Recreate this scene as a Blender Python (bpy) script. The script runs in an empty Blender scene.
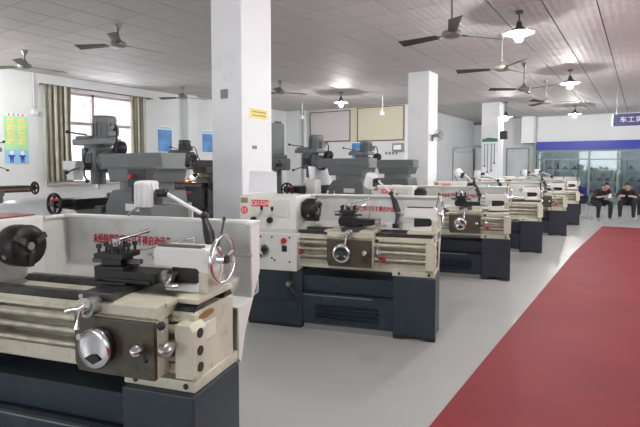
import bpy, bmesh, math, random
from mathutils import Vector, Matrix, noise as mnoise
random.seed(7)
PI = math.pi
S = bpy.context.scene
COL = S.collection

# ------------------------------------------------------------------ camera
cam_data = bpy.data.cameras.new('camera')
cam = bpy.data.objects.new('camera', cam_data)
COL.objects.link(cam)
cam_data.sensor_width = 36.0
cam_data.lens = 500.0 / 640.0 * 36.0
cam_data.shift_y = -19.5 / 640.0
cam_data.clip_end = 200
cam.location = (0, 0, 1.6)
cam.rotation_euler = (math.radians(90 - 3.2), 0, math.radians(32.82))
S.camera = cam

# ------------------------------------------------------------------ world, exposure
S.view_settings.view_transform = 'Standard'
S.view_settings.look = 'None'
S.view_settings.gamma = 1.0
S.view_settings.use_curve_mapping = False
S.view_settings.exposure = -0.18
S.cycles.use_denoising = True
S.cycles.max_bounces = 8
world = bpy.data.worlds.new('sky')
S.world = world
world.use_nodes = True
bg = world.node_tree.nodes['Background']
bg.inputs['Color'].default_value = (0.93, 0.96, 1.0, 1)
bg.inputs['Strength'].default_value = 5.0

# ------------------------------------------------------------------ area lamps at the windows; side and end ones unseen, added as fill
def window_light(name, loc, rot, sx, sy, watts, color=(0.93, 0.97, 1.0)):
    l = bpy.data.lights.new(name, 'AREA')
    l.shape = 'RECTANGLE'
    l.size = sx
    l.size_y = sy
    l.energy = watts
    l.color = color
    o = bpy.data.objects.new(name, l)
    COL.objects.link(o)
    o.location = loc
    o.rotation_euler = rot
    return o

LEFT_X = -11.8
HALL_R, HALL_B = 6.0, -6.0       # side wall and end wall behind the photographer
for wy, watts in ((8.5, 100), (14.0, 50), (19.5, 20)):  # added lamps at unseen side windows, to light the hall
    window_light('side_fill_light', (HALL_R + 0.1, wy, 1.9), (0, math.radians(90), 0), 2.3, 3.4, watts)
for wx in (-9.0, -3.5, 2.5):  # added lamps at unseen end windows, lifting the faces turned to them
    window_light('end_fill_light', (wx, HALL_B - 0.1, 1.9), (math.radians(90), 0, 0), 3.4, 2.3, 15)
window_light('daylight_left_window', (LEFT_X - 0.12, 7.75, 2.3), (0, math.radians(-90), 0), 2.1, 2.6, 90)
LAMP_STRENGTH = 1300.0

# ------------------------------------------------------------------ materials
MATS = {}
def mat(name, col, rough=0.5, metal=0.0, var=0.06, scale=6.0, bump=0.0, bscale=60.0, emit=0.0, coat=0.0, dirt=None, dscale=3.0, spec=0.5):
    if name in MATS:
        return MATS[name]
    m = bpy.data.materials.new(name)
    m.use_nodes = True
    nt = m.node_tree
    b = nt.nodes['Principled BSDF']
    b.inputs['Roughness'].default_value = rough
    b.inputs['Metallic'].default_value = metal
    b.inputs['Coat Weight'].default_value = coat
    b.inputs['Specular IOR Level'].default_value = spec
    tc = nt.nodes.new('ShaderNodeTexCoord')
    n = nt.nodes.new('ShaderNodeTexNoise')
    n.inputs['Scale'].default_value = scale
    n.inputs['Detail'].default_value = 5
    nt.links.new(tc.outputs['Object'], n.inputs['Vector'])
    r = nt.nodes.new('ShaderNodeValToRGB')
    r.color_ramp.elements[0].position = 0.3
    r.color_ramp.elements[1].position = 0.7
    r.color_ramp.elements[0].color = tuple(max(0, c * (1 - var)) for c in col) + (1,)
    r.color_ramp.elements[1].color = tuple(min(1, c * (1 + var)) for c in col) + (1,)
    nt.links.new(n.outputs['Fac'], r.inputs['Fac'])
    out = r.outputs['Color']
    if dirt:
        n2 = nt.nodes.new('ShaderNodeTexNoise')
        n2.inputs['Scale'].default_value = dscale
        n2.inputs['Detail'].default_value = 9
        n2.inputs['Roughness'].default_value = 0.7
        nt.links.new(tc.outputs['Object'], n2.inputs['Vector'])
        r2 = nt.nodes.new('ShaderNodeValToRGB')
        r2.color_ramp.elements[0].position = 0.56
        r2.color_ramp.elements[1].position = 0.72
        nt.links.new(n2.outputs['Fac'], r2.inputs['Fac'])
        mx = nt.nodes.new('ShaderNodeMix')
        mx.data_type = 'RGBA'
        nt.links.new(r2.outputs['Color'], mx.inputs[0])
        nt.links.new(out, mx.inputs[6])
        mx.inputs[7].default_value = tuple(dirt) + (1,)
        out = mx.outputs[2]
    nt.links.new(out, b.inputs['Base Color'])
    if bump:
        bn = nt.nodes.new('ShaderNodeTexNoise')
        bn.inputs['Scale'].default_value = bscale
        nt.links.new(tc.outputs['Object'], bn.inputs['Vector'])
        bp = nt.nodes.new('ShaderNodeBump')
        bp.inputs['Strength'].default_value = bump
        bp.inputs['Distance'].default_value = 0.01
        nt.links.new(bn.outputs['Fac'], bp.inputs['Height'])
        nt.links.new(bp.outputs['Normal'], b.inputs['Normal'])
    if emit:
        b.inputs['Emission Color'].default_value = tuple(col) + (1,)
        b.inputs['Emission Strength'].default_value = emit
    MATS[name] = m
    return m

def glass_mat(name, tint, alpha):
    m = bpy.data.materials.new(name)
    m.use_nodes = True
    nt = m.node_tree
    for nd in list(nt.nodes):
        nt.nodes.remove(nd)
    o = nt.nodes.new('ShaderNodeOutputMaterial')
    t = nt.nodes.new('ShaderNodeBsdfTransparent')
    t.inputs['Color'].default_value = tuple(tint) + (1,)
    g = nt.nodes.new('ShaderNodeBsdfGlossy')
    g.inputs['Roughness'].default_value = 0.03
    fr = nt.nodes.new('ShaderNodeFresnel')
    fr.inputs['IOR'].default_value = 1.5
    mth = nt.nodes.new('ShaderNodeMath')
    mth.operation = 'ADD'
    mth.inputs[1].default_value = alpha
    mx = nt.nodes.new('ShaderNodeMixShader')
    nt.links.new(fr.outputs[0], mth.inputs[0])
    nt.links.new(mth.outputs[0], mx.inputs[0])
    nt.links.new(t.outputs[0], mx.inputs[1])
    nt.links.new(g.outputs[0], mx.inputs[2])
    nt.links.new(mx.outputs[0], o.inputs[0])
    MATS[name] = m
    return m

mat('wall_paint', (0.725, 0.735, 0.745), 0.7, var=0.03, scale=1.2, bump=0.05)
mat('column_paint', (0.80, 0.81, 0.83), 0.6, var=0.03, scale=2.0, bump=0.05, dirt=(0.68, 0.68, 0.68), dscale=1.2)
mat('ceiling_gap', (0.09, 0.085, 0.085), 0.8)
mat('cream', (0.62, 0.60, 0.48), 0.40, var=0.08, scale=7, dirt=(0.33, 0.29, 0.18), dscale=5.5)
mat('white_enamel', (0.78, 0.78, 0.75), 0.38, var=0.04, scale=5, dirt=(0.58, 0.57, 0.5), dscale=3.0)
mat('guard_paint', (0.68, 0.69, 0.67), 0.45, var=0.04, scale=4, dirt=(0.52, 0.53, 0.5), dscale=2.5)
mat('navy', (0.019, 0.033, 0.046), 0.45, var=0.15, scale=4, dirt=(0.045, 0.06, 0.07), dscale=5)
mat('navy_dark', (0.013, 0.016, 0.028), 0.5, var=0.12, scale=4)
mat('black_paint', (0.015, 0.015, 0.018), 0.5)
mat('black_iron', (0.018, 0.0175, 0.017), 0.42, metal=0.35, var=0.25, scale=20)
mat('apron_paint', (0.075, 0.068, 0.045), 0.4, var=0.2, scale=9, dirt=(0.03, 0.028, 0.022), dscale=8)
mat('dark_steel', (0.10, 0.10, 0.10), 0.35, metal=0.8, var=0.3, scale=14)
mat('steel', (0.50, 0.50, 0.48), 0.36, metal=0.95, var=0.15, scale=18)
mat('rod_steel', (0.46, 0.44, 0.36), 0.45, metal=0.45, var=0.2, scale=12)
mat('chrome', (0.82, 0.82, 0.84), 0.12, metal=1.0, var=0.05)
mat('brass', (0.45, 0.34, 0.14), 0.35, metal=0.9)
mat('red_plastic', (0.55, 0.03, 0.05), 0.4)
mat('red_mat', (0.20, 0.035, 0.04), 0.5)
mat('red_letter', (0.50, 0.008, 0.04), 0.6)
mat('plate_red', (0.80, 0.10, 0.09), 0.5)
mat('plate_cream', (0.74, 0.73, 0.64), 0.5)
mat('plate_brown', (0.33, 0.23, 0.12), 0.5)
mat('mill_grey', (0.12, 0.13, 0.13), 0.5, var=0.10, scale=5, dirt=(0.10, 0.10, 0.10), dscale=5)
mat('mill_grey_light', (0.165, 0.175, 0.178), 0.5, var=0.08, scale=5)
mat('mill_dark', (0.06, 0.062, 0.062), 0.45, metal=0.3, var=0.3, scale=9)
mat('rust_steel', (0.22, 0.11, 0.07), 0.38, metal=0.6, var=0.4, scale=12)
mat('paper', (0.86, 0.86, 0.90), 0.7, var=0.01)
mat('lamp_white', (0.80, 0.80, 0.80), 0.4)
mat('lamp_shade', (0.10, 0.10, 0.13), 0.35, metal=0.6)
mat('fan_metal', (0.065, 0.058, 0.045), 0.45, metal=0.3)
mat('fan_hub', (0.22, 0.22, 0.20), 0.4, metal=0.3)
mat('curtain', (0.33, 0.32, 0.25), 0.85, var=0.12, scale=3)
mat('curtain_light', (0.62, 0.60, 0.50), 0.85, var=0.10, scale=3)
mat('window_frame', (0.42, 0.36, 0.36), 0.5)
mat('outside_wall', (0.80, 0.68, 0.68), 0.8, var=0.08, scale=2.0)
mat('outside_dark', (0.55, 0.5, 0.5), 0.8)
mat('board_white', (0.66, 0.61, 0.62), 0.6, var=0.02)
mat('board_cream', (0.66, 0.62, 0.48), 0.6, var=0.02)
mat('board_frame', (0.20, 0.09, 0.08), 0.6)
mat('poster_blue', (0.10, 0.28, 0.60), 0.5, var=0.35, scale=3)
mat('poster_white', (0.8, 0.85, 0.9), 0.5)
mat('poster_green', (0.42, 0.75, 0.40), 0.5, var=0.12, scale=2)
mat('poster_yellow', (0.85, 0.72, 0.22), 0.5, var=0.15, scale=8)
mat('poster_sky', (0.30, 0.58, 0.80), 0.5)
mat('poster_red', (0.75, 0.12, 0.10), 0.5)
mat('blue_band', (0.016, 0.035, 0.36), 0.4)
mat('sign_purple', (0.028, 0.022, 0.15), 0.4)
mat('alu_frame', (0.20, 0.24, 0.24), 0.4, metal=0.4)
mat('case_back', (0.52, 0.56, 0.58), 0.6, var=0.15, scale=1.3)
mat('shelf_green', (0.35, 0.45, 0.44), 0.4)
mat('green_board', (0.04, 0.20, 0.13), 0.5)
mat('skin', (0.50, 0.33, 0.25), 0.55)
mat('hair', (0.012, 0.010, 0.010), 0.5)
mat('shirt_black', (0.022, 0.022, 0.026), 0.8)
mat('shirt_blue', (0.025, 0.03, 0.20), 0.8)
mat('shirt_purple', (0.06, 0.03, 0.13), 0.8)
mat('trousers_dark', (0.018, 0.018, 0.022), 0.85)
mat('shoe', (0.35, 0.35, 0.35), 0.6)
mat('stool_metal', (0.5, 0.5, 0.5), 0.3, metal=0.8)
mat('basin', (0.62, 0.65, 0.66), 0.35)
mat('yellow_notice', (0.80, 0.65, 0.12), 0.5)
mat('grey_box', (0.23, 0.24, 0.23), 0.5)
mat('bulb', (1.0, 0.98, 0.95), 0.5, emit=LAMP_STRENGTH)
mat('tube_glow', (0.92, 0.98, 1.0), 0.5, emit=45.0)
mat('machine_glow_lamp', (1.0, 0.75, 0.45), 0.5, emit=150.0)
glass_mat('window_glass', (0.95, 0.96, 0.96), 0.02)
glass_mat('case_glass', (0.85, 0.91, 0.92), 0.05)

def floor_material():
    m = mat('floor_epoxy', (0.47, 0.475, 0.46), 0.30, var=0.05, scale=0.8, dirt=(0.36, 0.365, 0.355), dscale=0.7, spec=0.5)
    return m
def carpet_material():
    return mat('red_runner', (0.27, 0.030, 0.040), 0.6, var=0.12, scale=1.3, spec=0.2, dirt=(0.20, 0.028, 0.034), dscale=0.9, bump=0.12, bscale=220)
floor_material(); carpet_material()

def ceiling_material():
    m = mat('ceiling_panel', (0.52, 0.49, 0.49), 0.66, var=0.04, scale=0.7)
    nt = m.node_tree
    b = nt.nodes['Principled BSDF']
    g = nt.nodes.new('ShaderNodeNewGeometry')
    w = nt.nodes.new('ShaderNodeTexWave')
    w.wave_type = 'BANDS'
    w.bands_direction = 'X'
    w.inputs['Scale'].default_value = 3.1       # fine pressed ribs, about a hand apart
    w.inputs['Distortion'].default_value = 0.0
    bp = nt.nodes.new('ShaderNodeBump')
    bp.inputs['Strength'].default_value = 0.35
    bp.inputs['Distance'].default_value = 0.012
    nt.links.new(g.outputs['Position'], w.inputs['Vector'])
    nt.links.new(w.outputs['Fac'], bp.inputs['Height'])
    nt.links.new(bp.outputs['Normal'], b.inputs['Normal'])
ceiling_material()

# ------------------------------------------------------------------ mesh builder
class MB:
    def __init__(s):
        s.v, s.f, s.sm = [], [], []
    def _add(s, vs, fs, smooth=False):
        o = len(s.v)
        s.v += [tuple(p) for p in vs]
        for f in fs:
            s.f.append([i + o for i in f])
            s.sm.append(smooth)
        return s
    def box(s, x0, y0, z0, x1, y1, z1):
        vs = [(x, y, z) for z in (z0, z1) for y in (y0, y1) for x in (x0, x1)]
        return s._add(vs, [(0, 2, 3, 1), (4, 5, 7, 6), (0, 1, 5, 4), (2, 6, 7, 3), (0, 4, 6, 2), (1, 3, 7, 5)])
    def hexa(s, a, b):          # two quads (lists of four points, same winding)
        vs = list(a) + list(b)
        return s._add(vs, [(3, 2, 1, 0), (4, 5, 6, 7), (0, 1, 5, 4), (1, 2, 6, 5), (2, 3, 7, 6), (3, 0, 4, 7)])
    def prism(s, poly, axis, a, b):     # polygon in the other two axes
        def P(p, t):
            if axis == 'x': return (t, p[0], p[1])
            if axis == 'y': return (p[0], t, p[1])
            return (p[0], p[1], t)
        n = len(poly)
        vs = [P(p, a) for p in poly] + [P(p, b) for p in poly]
        fs = [list(range(n))[::-1], list(range(n, 2 * n))]
        fs += [(i, (i + 1) % n, (i + 1) % n + n, i + n) for i in range(n)]
        return s._add(vs, fs)
    def _frame(s, d):
        d = Vector(d).normalized()
        u = d.orthogonal().normalized() if abs(d.z) > 0.999 else d.cross(Vector((0, 0, 1))).normalized()
        return d, u, d.cross(u).normalized()
    def cyl(s, p0, p1, r0, r1=None, n=16, caps=True):
        r1 = r0 if r1 is None else r1
        p0, p1 = Vector(p0), Vector(p1)
        d, u, w = s._frame(p1 - p0)
        A = [p0 + (u * math.cos(2 * PI * i / n) + w * math.sin(2 * PI * i / n)) * r0 for i in range(n)]
        B = [p1 + (u * math.cos(2 * PI * i / n) + w * math.sin(2 * PI * i / n)) * r1 for i in range(n)]
        s._add(A + B, [(i, (i + 1) % n, (i + 1) % n + n, i + n) for i in range(n)], True)
        if caps:
            if r0 > 1e-5: s._add(A, [list(range(n))[::-1]])
            if r1 > 1e-5: s._add(B, [list(range(n))])
        return s
    def tube(s, pts, r, n=8):
        pts = [Vector(p) for p in pts]
        rings = []
        for k, p in enumerate(pts):
            d = pts[min(k + 1, len(pts) - 1)] - pts[max(k - 1, 0)]
            _, u, w = s._frame(d)
            rr = r[k] if isinstance(r, (list, tuple)) else r
            rings.append([p + (u * math.cos(2 * PI * i / n) + w * math.sin(2 * PI * i / n)) * rr for i in range(n)])
        vs = [q for ring in rings for q in ring]
        fs = []
        for k in range(len(pts) - 1):
            for i in range(n):
                fs.append((k * n + i, k * n + (i + 1) % n, (k + 1) * n + (i + 1) % n, (k + 1) * n + i))
        s._add(vs, fs, True)
        s._add(rings[0], [list(range(n))[::-1]])
        s._add(rings[-1], [list(range(n))])
        return s
    def revolve(s, prof, origin, axis=(0, 0, 1), n=20):  # prof: list of (radius, height)
        o = Vector(origin)
        d, u, w = s._frame(axis)
        vs, fs = [], []
        for (r, h) in prof:
            for i in range(n):
                a = 2 * PI * i / n
                vs.append(o + d * h + (u * math.cos(a) + w * math.sin(a)) * r)
        for k in range(len(prof) - 1):
            for i in range(n):
                fs.append((k * n + i, k * n + (i + 1) % n, (k + 1) * n + (i + 1) % n, (k + 1) * n + i))
        return s._add(vs, fs, True)
    def ball(s, c, r, n=12, sz=1.0):
        m = n // 2
        prof = [(max(1e-4, r * math.sin(PI * k / m)), -r * sz * math.cos(PI * k / m)) for k in range(m + 1)]
        return s.revolve(prof, c, (0, 0, 1), n)
    def ring(s, c, axis, R, r, n=28, m=8):
        o = Vector(c)
        d, u, w = s._frame(axis)
        vs, fs = [], []
        for i in range(n):
            a = 2 * PI * i / n
            e = u * math.cos(a) + w * math.sin(a)
            for j in range(m):
                b = 2 * PI * j / m
                vs.append(o + e * (R + r * math.cos(b)) + d * r * math.sin(b))
        for i in range(n):
            for j in range(m):
                fs.append((i * m + j, ((i + 1) % n) * m + j, ((i + 1) % n) * m + (j + 1) % m, i * m + (j + 1) % m))
        return s._add(vs, fs, True)
    def mesh(s, name, bevel=0.0):
        me = bpy.data.meshes.new(name)
        me.from_pydata(s.v, [], s.f)
        me.polygons.foreach_set('use_smooth', s.sm)
        bm = bmesh.new()
        bm.from_mesh(me)
        bmesh.ops.recalc_face_normals(bm, faces=bm.faces)
        if bevel:
            es = [e for e in bm.edges if len(e.link_faces) == 2 and not (e.link_faces[0].smooth and e.link_faces[1].smooth)
                  and e.calc_face_angle(0) > 0.5 and e.calc_length() > bevel * 2.2]
            if es:
                bmesh.ops.bevel(bm, geom=es, offset=bevel, segments=2, profile=0.6, affect='EDGES', clamp_overlap=True)
        bm.to_mesh(me)
        bm.free()
        return me

def obj(name, me, material, parent=None, loc=(0, 0, 0), rot=(0, 0, 0)):
    o = bpy.data.objects.new(name, me)
    COL.objects.link(o)
    if material and not me.materials:
        me.materials.append(MATS[material])
    o.parent = parent
    o.location = loc
    o.rotation_euler = rot
    return o
CACHE = {}
def part(name, key, material, parent, build, loc=(0, 0, 0), rot=(0, 0, 0), bevel=0.0):
    """a mesh child; alike parts share one mesh through its key"""
    k = (key, material)
    if k not in CACHE:
        mb = MB()
        build(mb)
        CACHE[k] = mb.mesh(name, bevel)
    return obj(name, CACHE[k], material, parent, loc, rot)
def thing(name, label, cat, loc=(0, 0, 0), rz=0.0, group=None):
    o = bpy.data.objects.new(name, None)
    o.empty_display_size = 0.1
    COL.objects.link(o)
    o.location = loc
    o.rotation_euler = (0, 0, rz)
    o['label'] = label
    o['category'] = cat
    if group: o['group'] = group
    return o
def tag(o, label, cat, group=None):
    o['label'] = label
    o['category'] = cat
    if group: o['group'] = group
    return o
def struct(name, mb, material, parent=None, bevel=0.0):
    o = obj(name, mb.mesh(name, bevel), material, parent)
    if parent is None: o['kind'] = 'structure'
    return o
def text_mesh(txt, size, depth=0.001, spacing=1.0, bold=0.0):
    cu = bpy.data.curves.new('lettering', 'FONT')
    cu.body = txt
    cu.size = size
    cu.extrude = depth
    cu.resolution_u = 2
    cu.space_character = spacing
    cu.offset = bold
    cu.align_x = 'CENTER'
    cu.align_y = 'CENTER'
    o = bpy.data.objects.new('lettering', cu)
    COL.objects.link(o)
    dg = bpy.context.evaluated_depsgraph_get()
    me = bpy.data.meshes.new_from_object(o.evaluated_get(dg))
    bpy.data.objects.remove(o)
    bpy.data.curves.remove(cu)
    return me
def text_part(name, key, txt, size, material, parent, loc, rot, spacing=1.0, bold=0.0):
    k = ('text', key, material)
    if k not in CACHE:
        CACHE[k] = text_mesh(txt, size, 0.0012, spacing, bold)
    return obj(name, CACHE[k], material, parent, loc, rot)

# ================================================================== THE SETTING
CZ = 3.74                    # underside of the ceiling panels
LX, BY, DX, DY, GY = LEFT_X, 16.2, -6.95, 24.6, 23.7
struct('floor', MB().box(LX - 0.2, HALL_B - 0.2, -0.1, HALL_R + 0.2, 26.0, 0.0), 'floor_epoxy')
ceil = struct('ceiling', MB().box(LX - 0.2, HALL_B - 0.2, CZ + 0.016, HALL_R + 0.2, 26.0, CZ + 0.14), 'ceiling_gap')

# ceiling panels: pressed metal tiles, 0.6 m square
PW, PL = 0.602, 0.602
cf = Vector((-math.sin(math.radians(32.82)), math.cos(math.radians(32.82)), 0))
cr = Vector((math.cos(math.radians(32.82)), math.sin(math.radians(32.82)), 0))
cells = []
x = -0.57 - PW * 19
ix = 0
while x < HALL_R + 0.1:
    y = 4.70 - PL * 18
    while y < DY + 0.1:
        x0, x1 = max(x, LX), min(x + PW, HALL_R)
        y0, y1 = max(y, HALL_B), min(y + PL, DY)
        if x1 - x0 > 0.05 and y1 - y0 > 0.05:
            c = Vector(((x0 + x1) / 2, (y0 + y1) / 2, 0))
            d, s_ = c.dot(cf), c.dot(cr)
            seen = d > 2.5 and abs(s_ / d) < 0.68 and 2.14 / d < 0.40
            cells.append((0 if seen else 1, d if d > 0 else 99, x0, y0, x1, y1))
        y += PL
    x += PW
cells.sort()
g, gy = 0.009, 0.006
rest = MB()
for k, (unseen, d, x0, y0, x1, y1) in enumerate(cells):
    if k < 300 and not unseen:
        w, l = round(x1 - x0, 3), round(y1 - y0, 3)
        part('ceiling_panel', ('panel', w, l), 'ceiling_panel', ceil,
             lambda m, w=w, l=l: m.box(-w / 2 + g, -l / 2 + gy, 0, w / 2 - g, l / 2 - gy, 0.0165),
             ((x0 + x1) / 2, (y0 + y1) / 2, CZ))
    else:
        rest.box(x0 + g, y0 + gy, CZ, x1 - g, y1 - gy, CZ + 0.0165)
far = obj('ceiling_panel_field', rest.mesh('ceiling_panel_field'), 'ceiling_panel', ceil)
far['kind'] = 'stuff'

T = 0.25
def wall_with_openings(name, axis, pos, thick, a0, a1, openings, material='wall_paint'):
    """axis 'x': wall plane at x=pos running along y; openings are (a, b, z0, z1)"""
    mb = MB()
    cuts = sorted(openings)
    def seg(p, q, z0, z1):
        if q - p < 1e-4 or z1 - z0 < 1e-4: return
        if axis == 'x': mb.box(min(pos, pos + thick), p, z0, max(pos, pos + thick), q, z1)
        else: mb.box(p, min(pos, pos + thick), z0, q, max(pos, pos + thick), z1)
    cur = a0
    for (p, q, z0, z1) in cuts:
        seg(cur, p, 0, CZ + 0.02)
        seg(p, q, 0, z0)
        seg(p, q, z1, CZ + 0.02)
        cur = q
    seg(cur, a1, 0, CZ + 0.02)
    return struct(name, mb, material)

WIN = (6.42, 9.15, 1.15, 3.42)
wall_with_openings('wall_left', 'x', LX, -T, HALL_B, BY, [(-0.5, 2.9, 1.15, 3.42), WIN])
wall_with_openings('wall_back', 'y', BY, T, LX, DX, [])
wall_with_openings('wall_recess', 'x', DX, -T, BY + T, DY, [])
wall_with_openings('wall_far', 'y', DY, T, DX, -3.9, [])
wall_with_openings('wall_right', 'x', HALL_R, T, HALL_B, GY, [(wy - 1.7, wy + 1.7, 0.75, 3.05) for wy in (8.5, 14.0, 19.5)])
wall_with_openings('wall_front', 'y', HALL_B, -T, LX, HALL_R, [(wx - 1.7, wx + 1.7, 0.75, 3.05) for wx in (-9.0, -3.5, 2.5)])
# wall above the glazed showroom and the pier beside it
struct('wall_showroom', MB().box(-3.94, GY, 2.65, HALL_R, GY + 0.2, CZ + 0.02), 'wall_paint')
struct('wall_partition', MB().box(-5.75, GY + 0.1, 0, -3.94, GY + 0.25, CZ + 0.02), 'wall_paint')
struct('wall_showroom_back', MB().box(-3.9, 25.6, 0, HALL_R, 25.8, CZ), 'case_back')
struct('wall_showroom_side', MB().box(-4.0, GY + 0.25, 0, -3.9, 25.8, CZ + 0.02), 'wall_paint')
struct('trim_1', MB().box(LX, 6.3, 3.52, LX + 0.04, 9.4, 3.56), 'wall_paint')      # curtain rail board
struct('baseboard_left', MB().box(LX, HALL_B, 0.0, LX + 0.02, BY, 0.15), 'grey_box')

# --- the curtained window
w1 = struct('window_1', MB().box(LX - 0.12, WIN[0], WIN[2] - 0.03, LX + 0.08, WIN[1], WIN[2] + 0.02), 'window_frame')
def frame_bars(m):
    y0, y1, z0, z1 = WIN
    for yy in (y0, y1 - 0.07): m.box(LX - 0.16, yy, z0, LX - 0.08, yy + 0.07, z1)
    for zz in (z0, z1 - 0.07, 2.62): m.box(LX - 0.16, y0, zz, LX - 0.08, y1, zz + 0.08)
    for yy in (7.66, 8.17): m.box(LX - 0.16, yy, z0, LX - 0.08, yy + 0.07, z1 if yy < 8 else 2.66)
part('window_frame', 'winframe', 'window_frame', w1, frame_bars)
for (a, b, c, d) in ((6.49, 7.66, 1.2, 2.62), (7.73, 8.17, 1.2, 2.62), (8.24, 9.08, 1.2, 2.62), (6.49, 7.66, 2.70, 3.36), (7.73, 9.08, 2.70, 3.36)):
    part('pane', ('pane', a, b, c), 'window_glass', w1, lambda m, a=a, b=b, c=c, d=d: m.box(LX - 0.125, a, c, LX - 0.115, b, d))
# grille bars outside the panes
for k in range(18):
    yy = 6.5 + k * 0.15
    part('grille_bar', 'grille', 'window_frame', w1, lambda m: m.cyl((0, 0, 1.15), (0, 0, 3.42), 0.008, n=6), (LX - 0.22, yy, 0))
# the house across the yard
hb = thing('apartment_house', 'pale pink rendered house seen through the curtained window', 'building', (LX - 7.0, 14, 0))
part('wall', 'houseface', 'outside_wall', hb, lambda m: m.box(-0.3, -14, 0, 0, 14, 9))
for wy in (-9, -5.4, -1.8, 1.8, 5.4, 9):
    for wz in (0.9, 4.0):
        f_ = part('window', 'housewin', 'outside_dark', hb, lambda m: m.box(0, -0.75, 0, 0.05, 0.75, 1.5), (0, wy, wz))
        part('pane', 'housepane', 'poster_white', f_, lambda m: m.box(0.05, -0.66, 0.08, 0.06, 0.66, 1.42))
tag(obj('yard_ground', MB().box(-26, -8, -0.3, LX - 0.26, 32, -0.15).mesh('yard_ground'), 'outside_dark'), 'paved yard outside the curtained window', 'ground')['kind'] = 'structure'

# --- curtains
def curtain(y0, y1, z0, z1, label, seed):
    rnd = random.Random(seed)
    t = thing('curtain', label, 'curtain', (LX + 0.12, (y0 + y1) / 2, z0), 0, 'curtains of the window')
    def build(m):
        n, rows = 64, 10
        w = y1 - y0
        vs, fs = [], []
        ph = rnd.random() * 6
        for r in range(rows + 1):
            z = (z1 - z0) * r / rows
            for i in range(n + 1):
                u = i / n
                a = 0.045 + 0.012 * math.sin(r * 0.5 + u * 9)
                vs.append((a * math.sin(u * 2 * PI * 5 + ph + 0.15 * math.sin(r * 0.9)), -w / 2 + w * u * (1 - 0.04 * math.sin(PI * r / rows)), z))
        for r in range(rows):
            for i in range(n):
                k = r * (n + 1) + i
                fs.append((k, k + 1, k + n + 2, k + n + 1))
        m._add(vs, fs, True)
    c = part('cloth', ('curtain', seed), 'curtain', t, build)
    s = c.modifiers.new('thickness', 'SOLIDIFY')
    s.thickness = 0.006
    # pale printed stripe running down the cloth
    def stripe(m):
        w = y1 - y0
        for u in (0.32, 0.70):
            vs = []
            for r in range(11):
                z = 0.02 + (z1 - z0 - 0.04) * r / 10
                for du in (0.0, 0.11):
                    vs.append((0.062, -w / 2 + w * (u + du), z))
            m._add(vs, [(2 * k, 2 * k + 1, 2 * k + 3, 2 * k + 2) for k in range(10)], True)
    st = part('pale_stripe', ('stripe', seed), 'curtain_light', t, stripe)
    s = st.modifiers.new('thickness', 'SOLIDIFY')
    s.thickness = 0.004
    return t
curtain(6.34, 6.98, 1.22, 3.50, 'long olive patterned curtain at the poster side of the window', 1)
curtain(8.68, 9.18, 1.30, 3.50, 'narrow olive patterned curtain on the far side of the window', 2)
tag(obj('curtain_rail', MB().cyl((LX + 0.12, 6.28, 3.49), (LX + 0.12, 9.4, 3.49), 0.015, n=8).box(LX, 6.29, 3.47, LX + 0.12, 6.31, 3.51).box(LX, 9.3, 3.47, LX + 0.12, 9.33, 3.51).mesh('curtain_rail'), 'board_frame'),
    'thin metal curtain rail above the window', 'curtain rail')

# --- columns
def column(y, label, w=0.5, d=0.58):
    t = thing('column', label, 'column', (-4.1 - w / 2, y + d / 2, 0), 0, 'square columns of the hall')
    part('shaft', ('column', w), 'column_paint', t, lambda m: m.box(-w / 2, -d / 2, 0, w / 2, d / 2, CZ + 0.015), bevel=0.012)
    part('plinth', ('plinth', w), 'grey_box', t, lambda m: m.box(-w / 2 - 0.012, -d / 2 - 0.012, 0, w / 2 + 0.012, d / 2 + 0.012, 0.14), bevel=0.004)
    return t
c1 = column(4.61, 'square white column with a small yellow notice and a grey box')
c2 = column(10.88, 'square white column with a small wall fan on its side')
c3 = column(17.45, 'square white column behind the green-headed tool board', 0.58, 0.62)
# small fixtures on the first column
tag(obj('switch_box', MB().box(-4.425, 4.585, 2.435, -4.325, 4.61, 2.545).box(-4.41, 4.577, 2.46, -4.34, 4.585, 2.52).mesh('switch_box', 0.003), 'grey_box'), 'small grey switch box high on the column', 'switch')
yn = thing('notice', 'small yellow notice with dark lines on the column', 'sign', (-4.1, 4.93, 2.255))
part('sheet', 'ynote', 'yellow_notice', yn, lambda m: m.box(0, -0.17, -0.06, 0.006, 0.17, 0.06))
part('border', 'ynoteb', 'poster_white', yn, lambda m: m.box(0, -0.18, -0.07, 0.004, 0.18, 0.07))
for k in range(2):
    part('text_line', 'ynotel', 'plate_brown', yn, lambda m: m.box(0.006, -0.13, -0.008, 0.008, 0.13, 0.008), (0, 0, 0.022 - 0.044 * k))
tag(obj('wall_socket', MB().box(-4.1, 4.80, 1.815, -4.09, 4.88, 1.855).box(-4.092, 4.81, 1.825, -4.087, 4.83, 1.845).box(-4.092, 4.85, 1.825, -4.087, 4.87, 1.845).mesh('wall_socket', 0.002), 'grey_box'), 'tiny socket low on the column side', 'socket')
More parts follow.
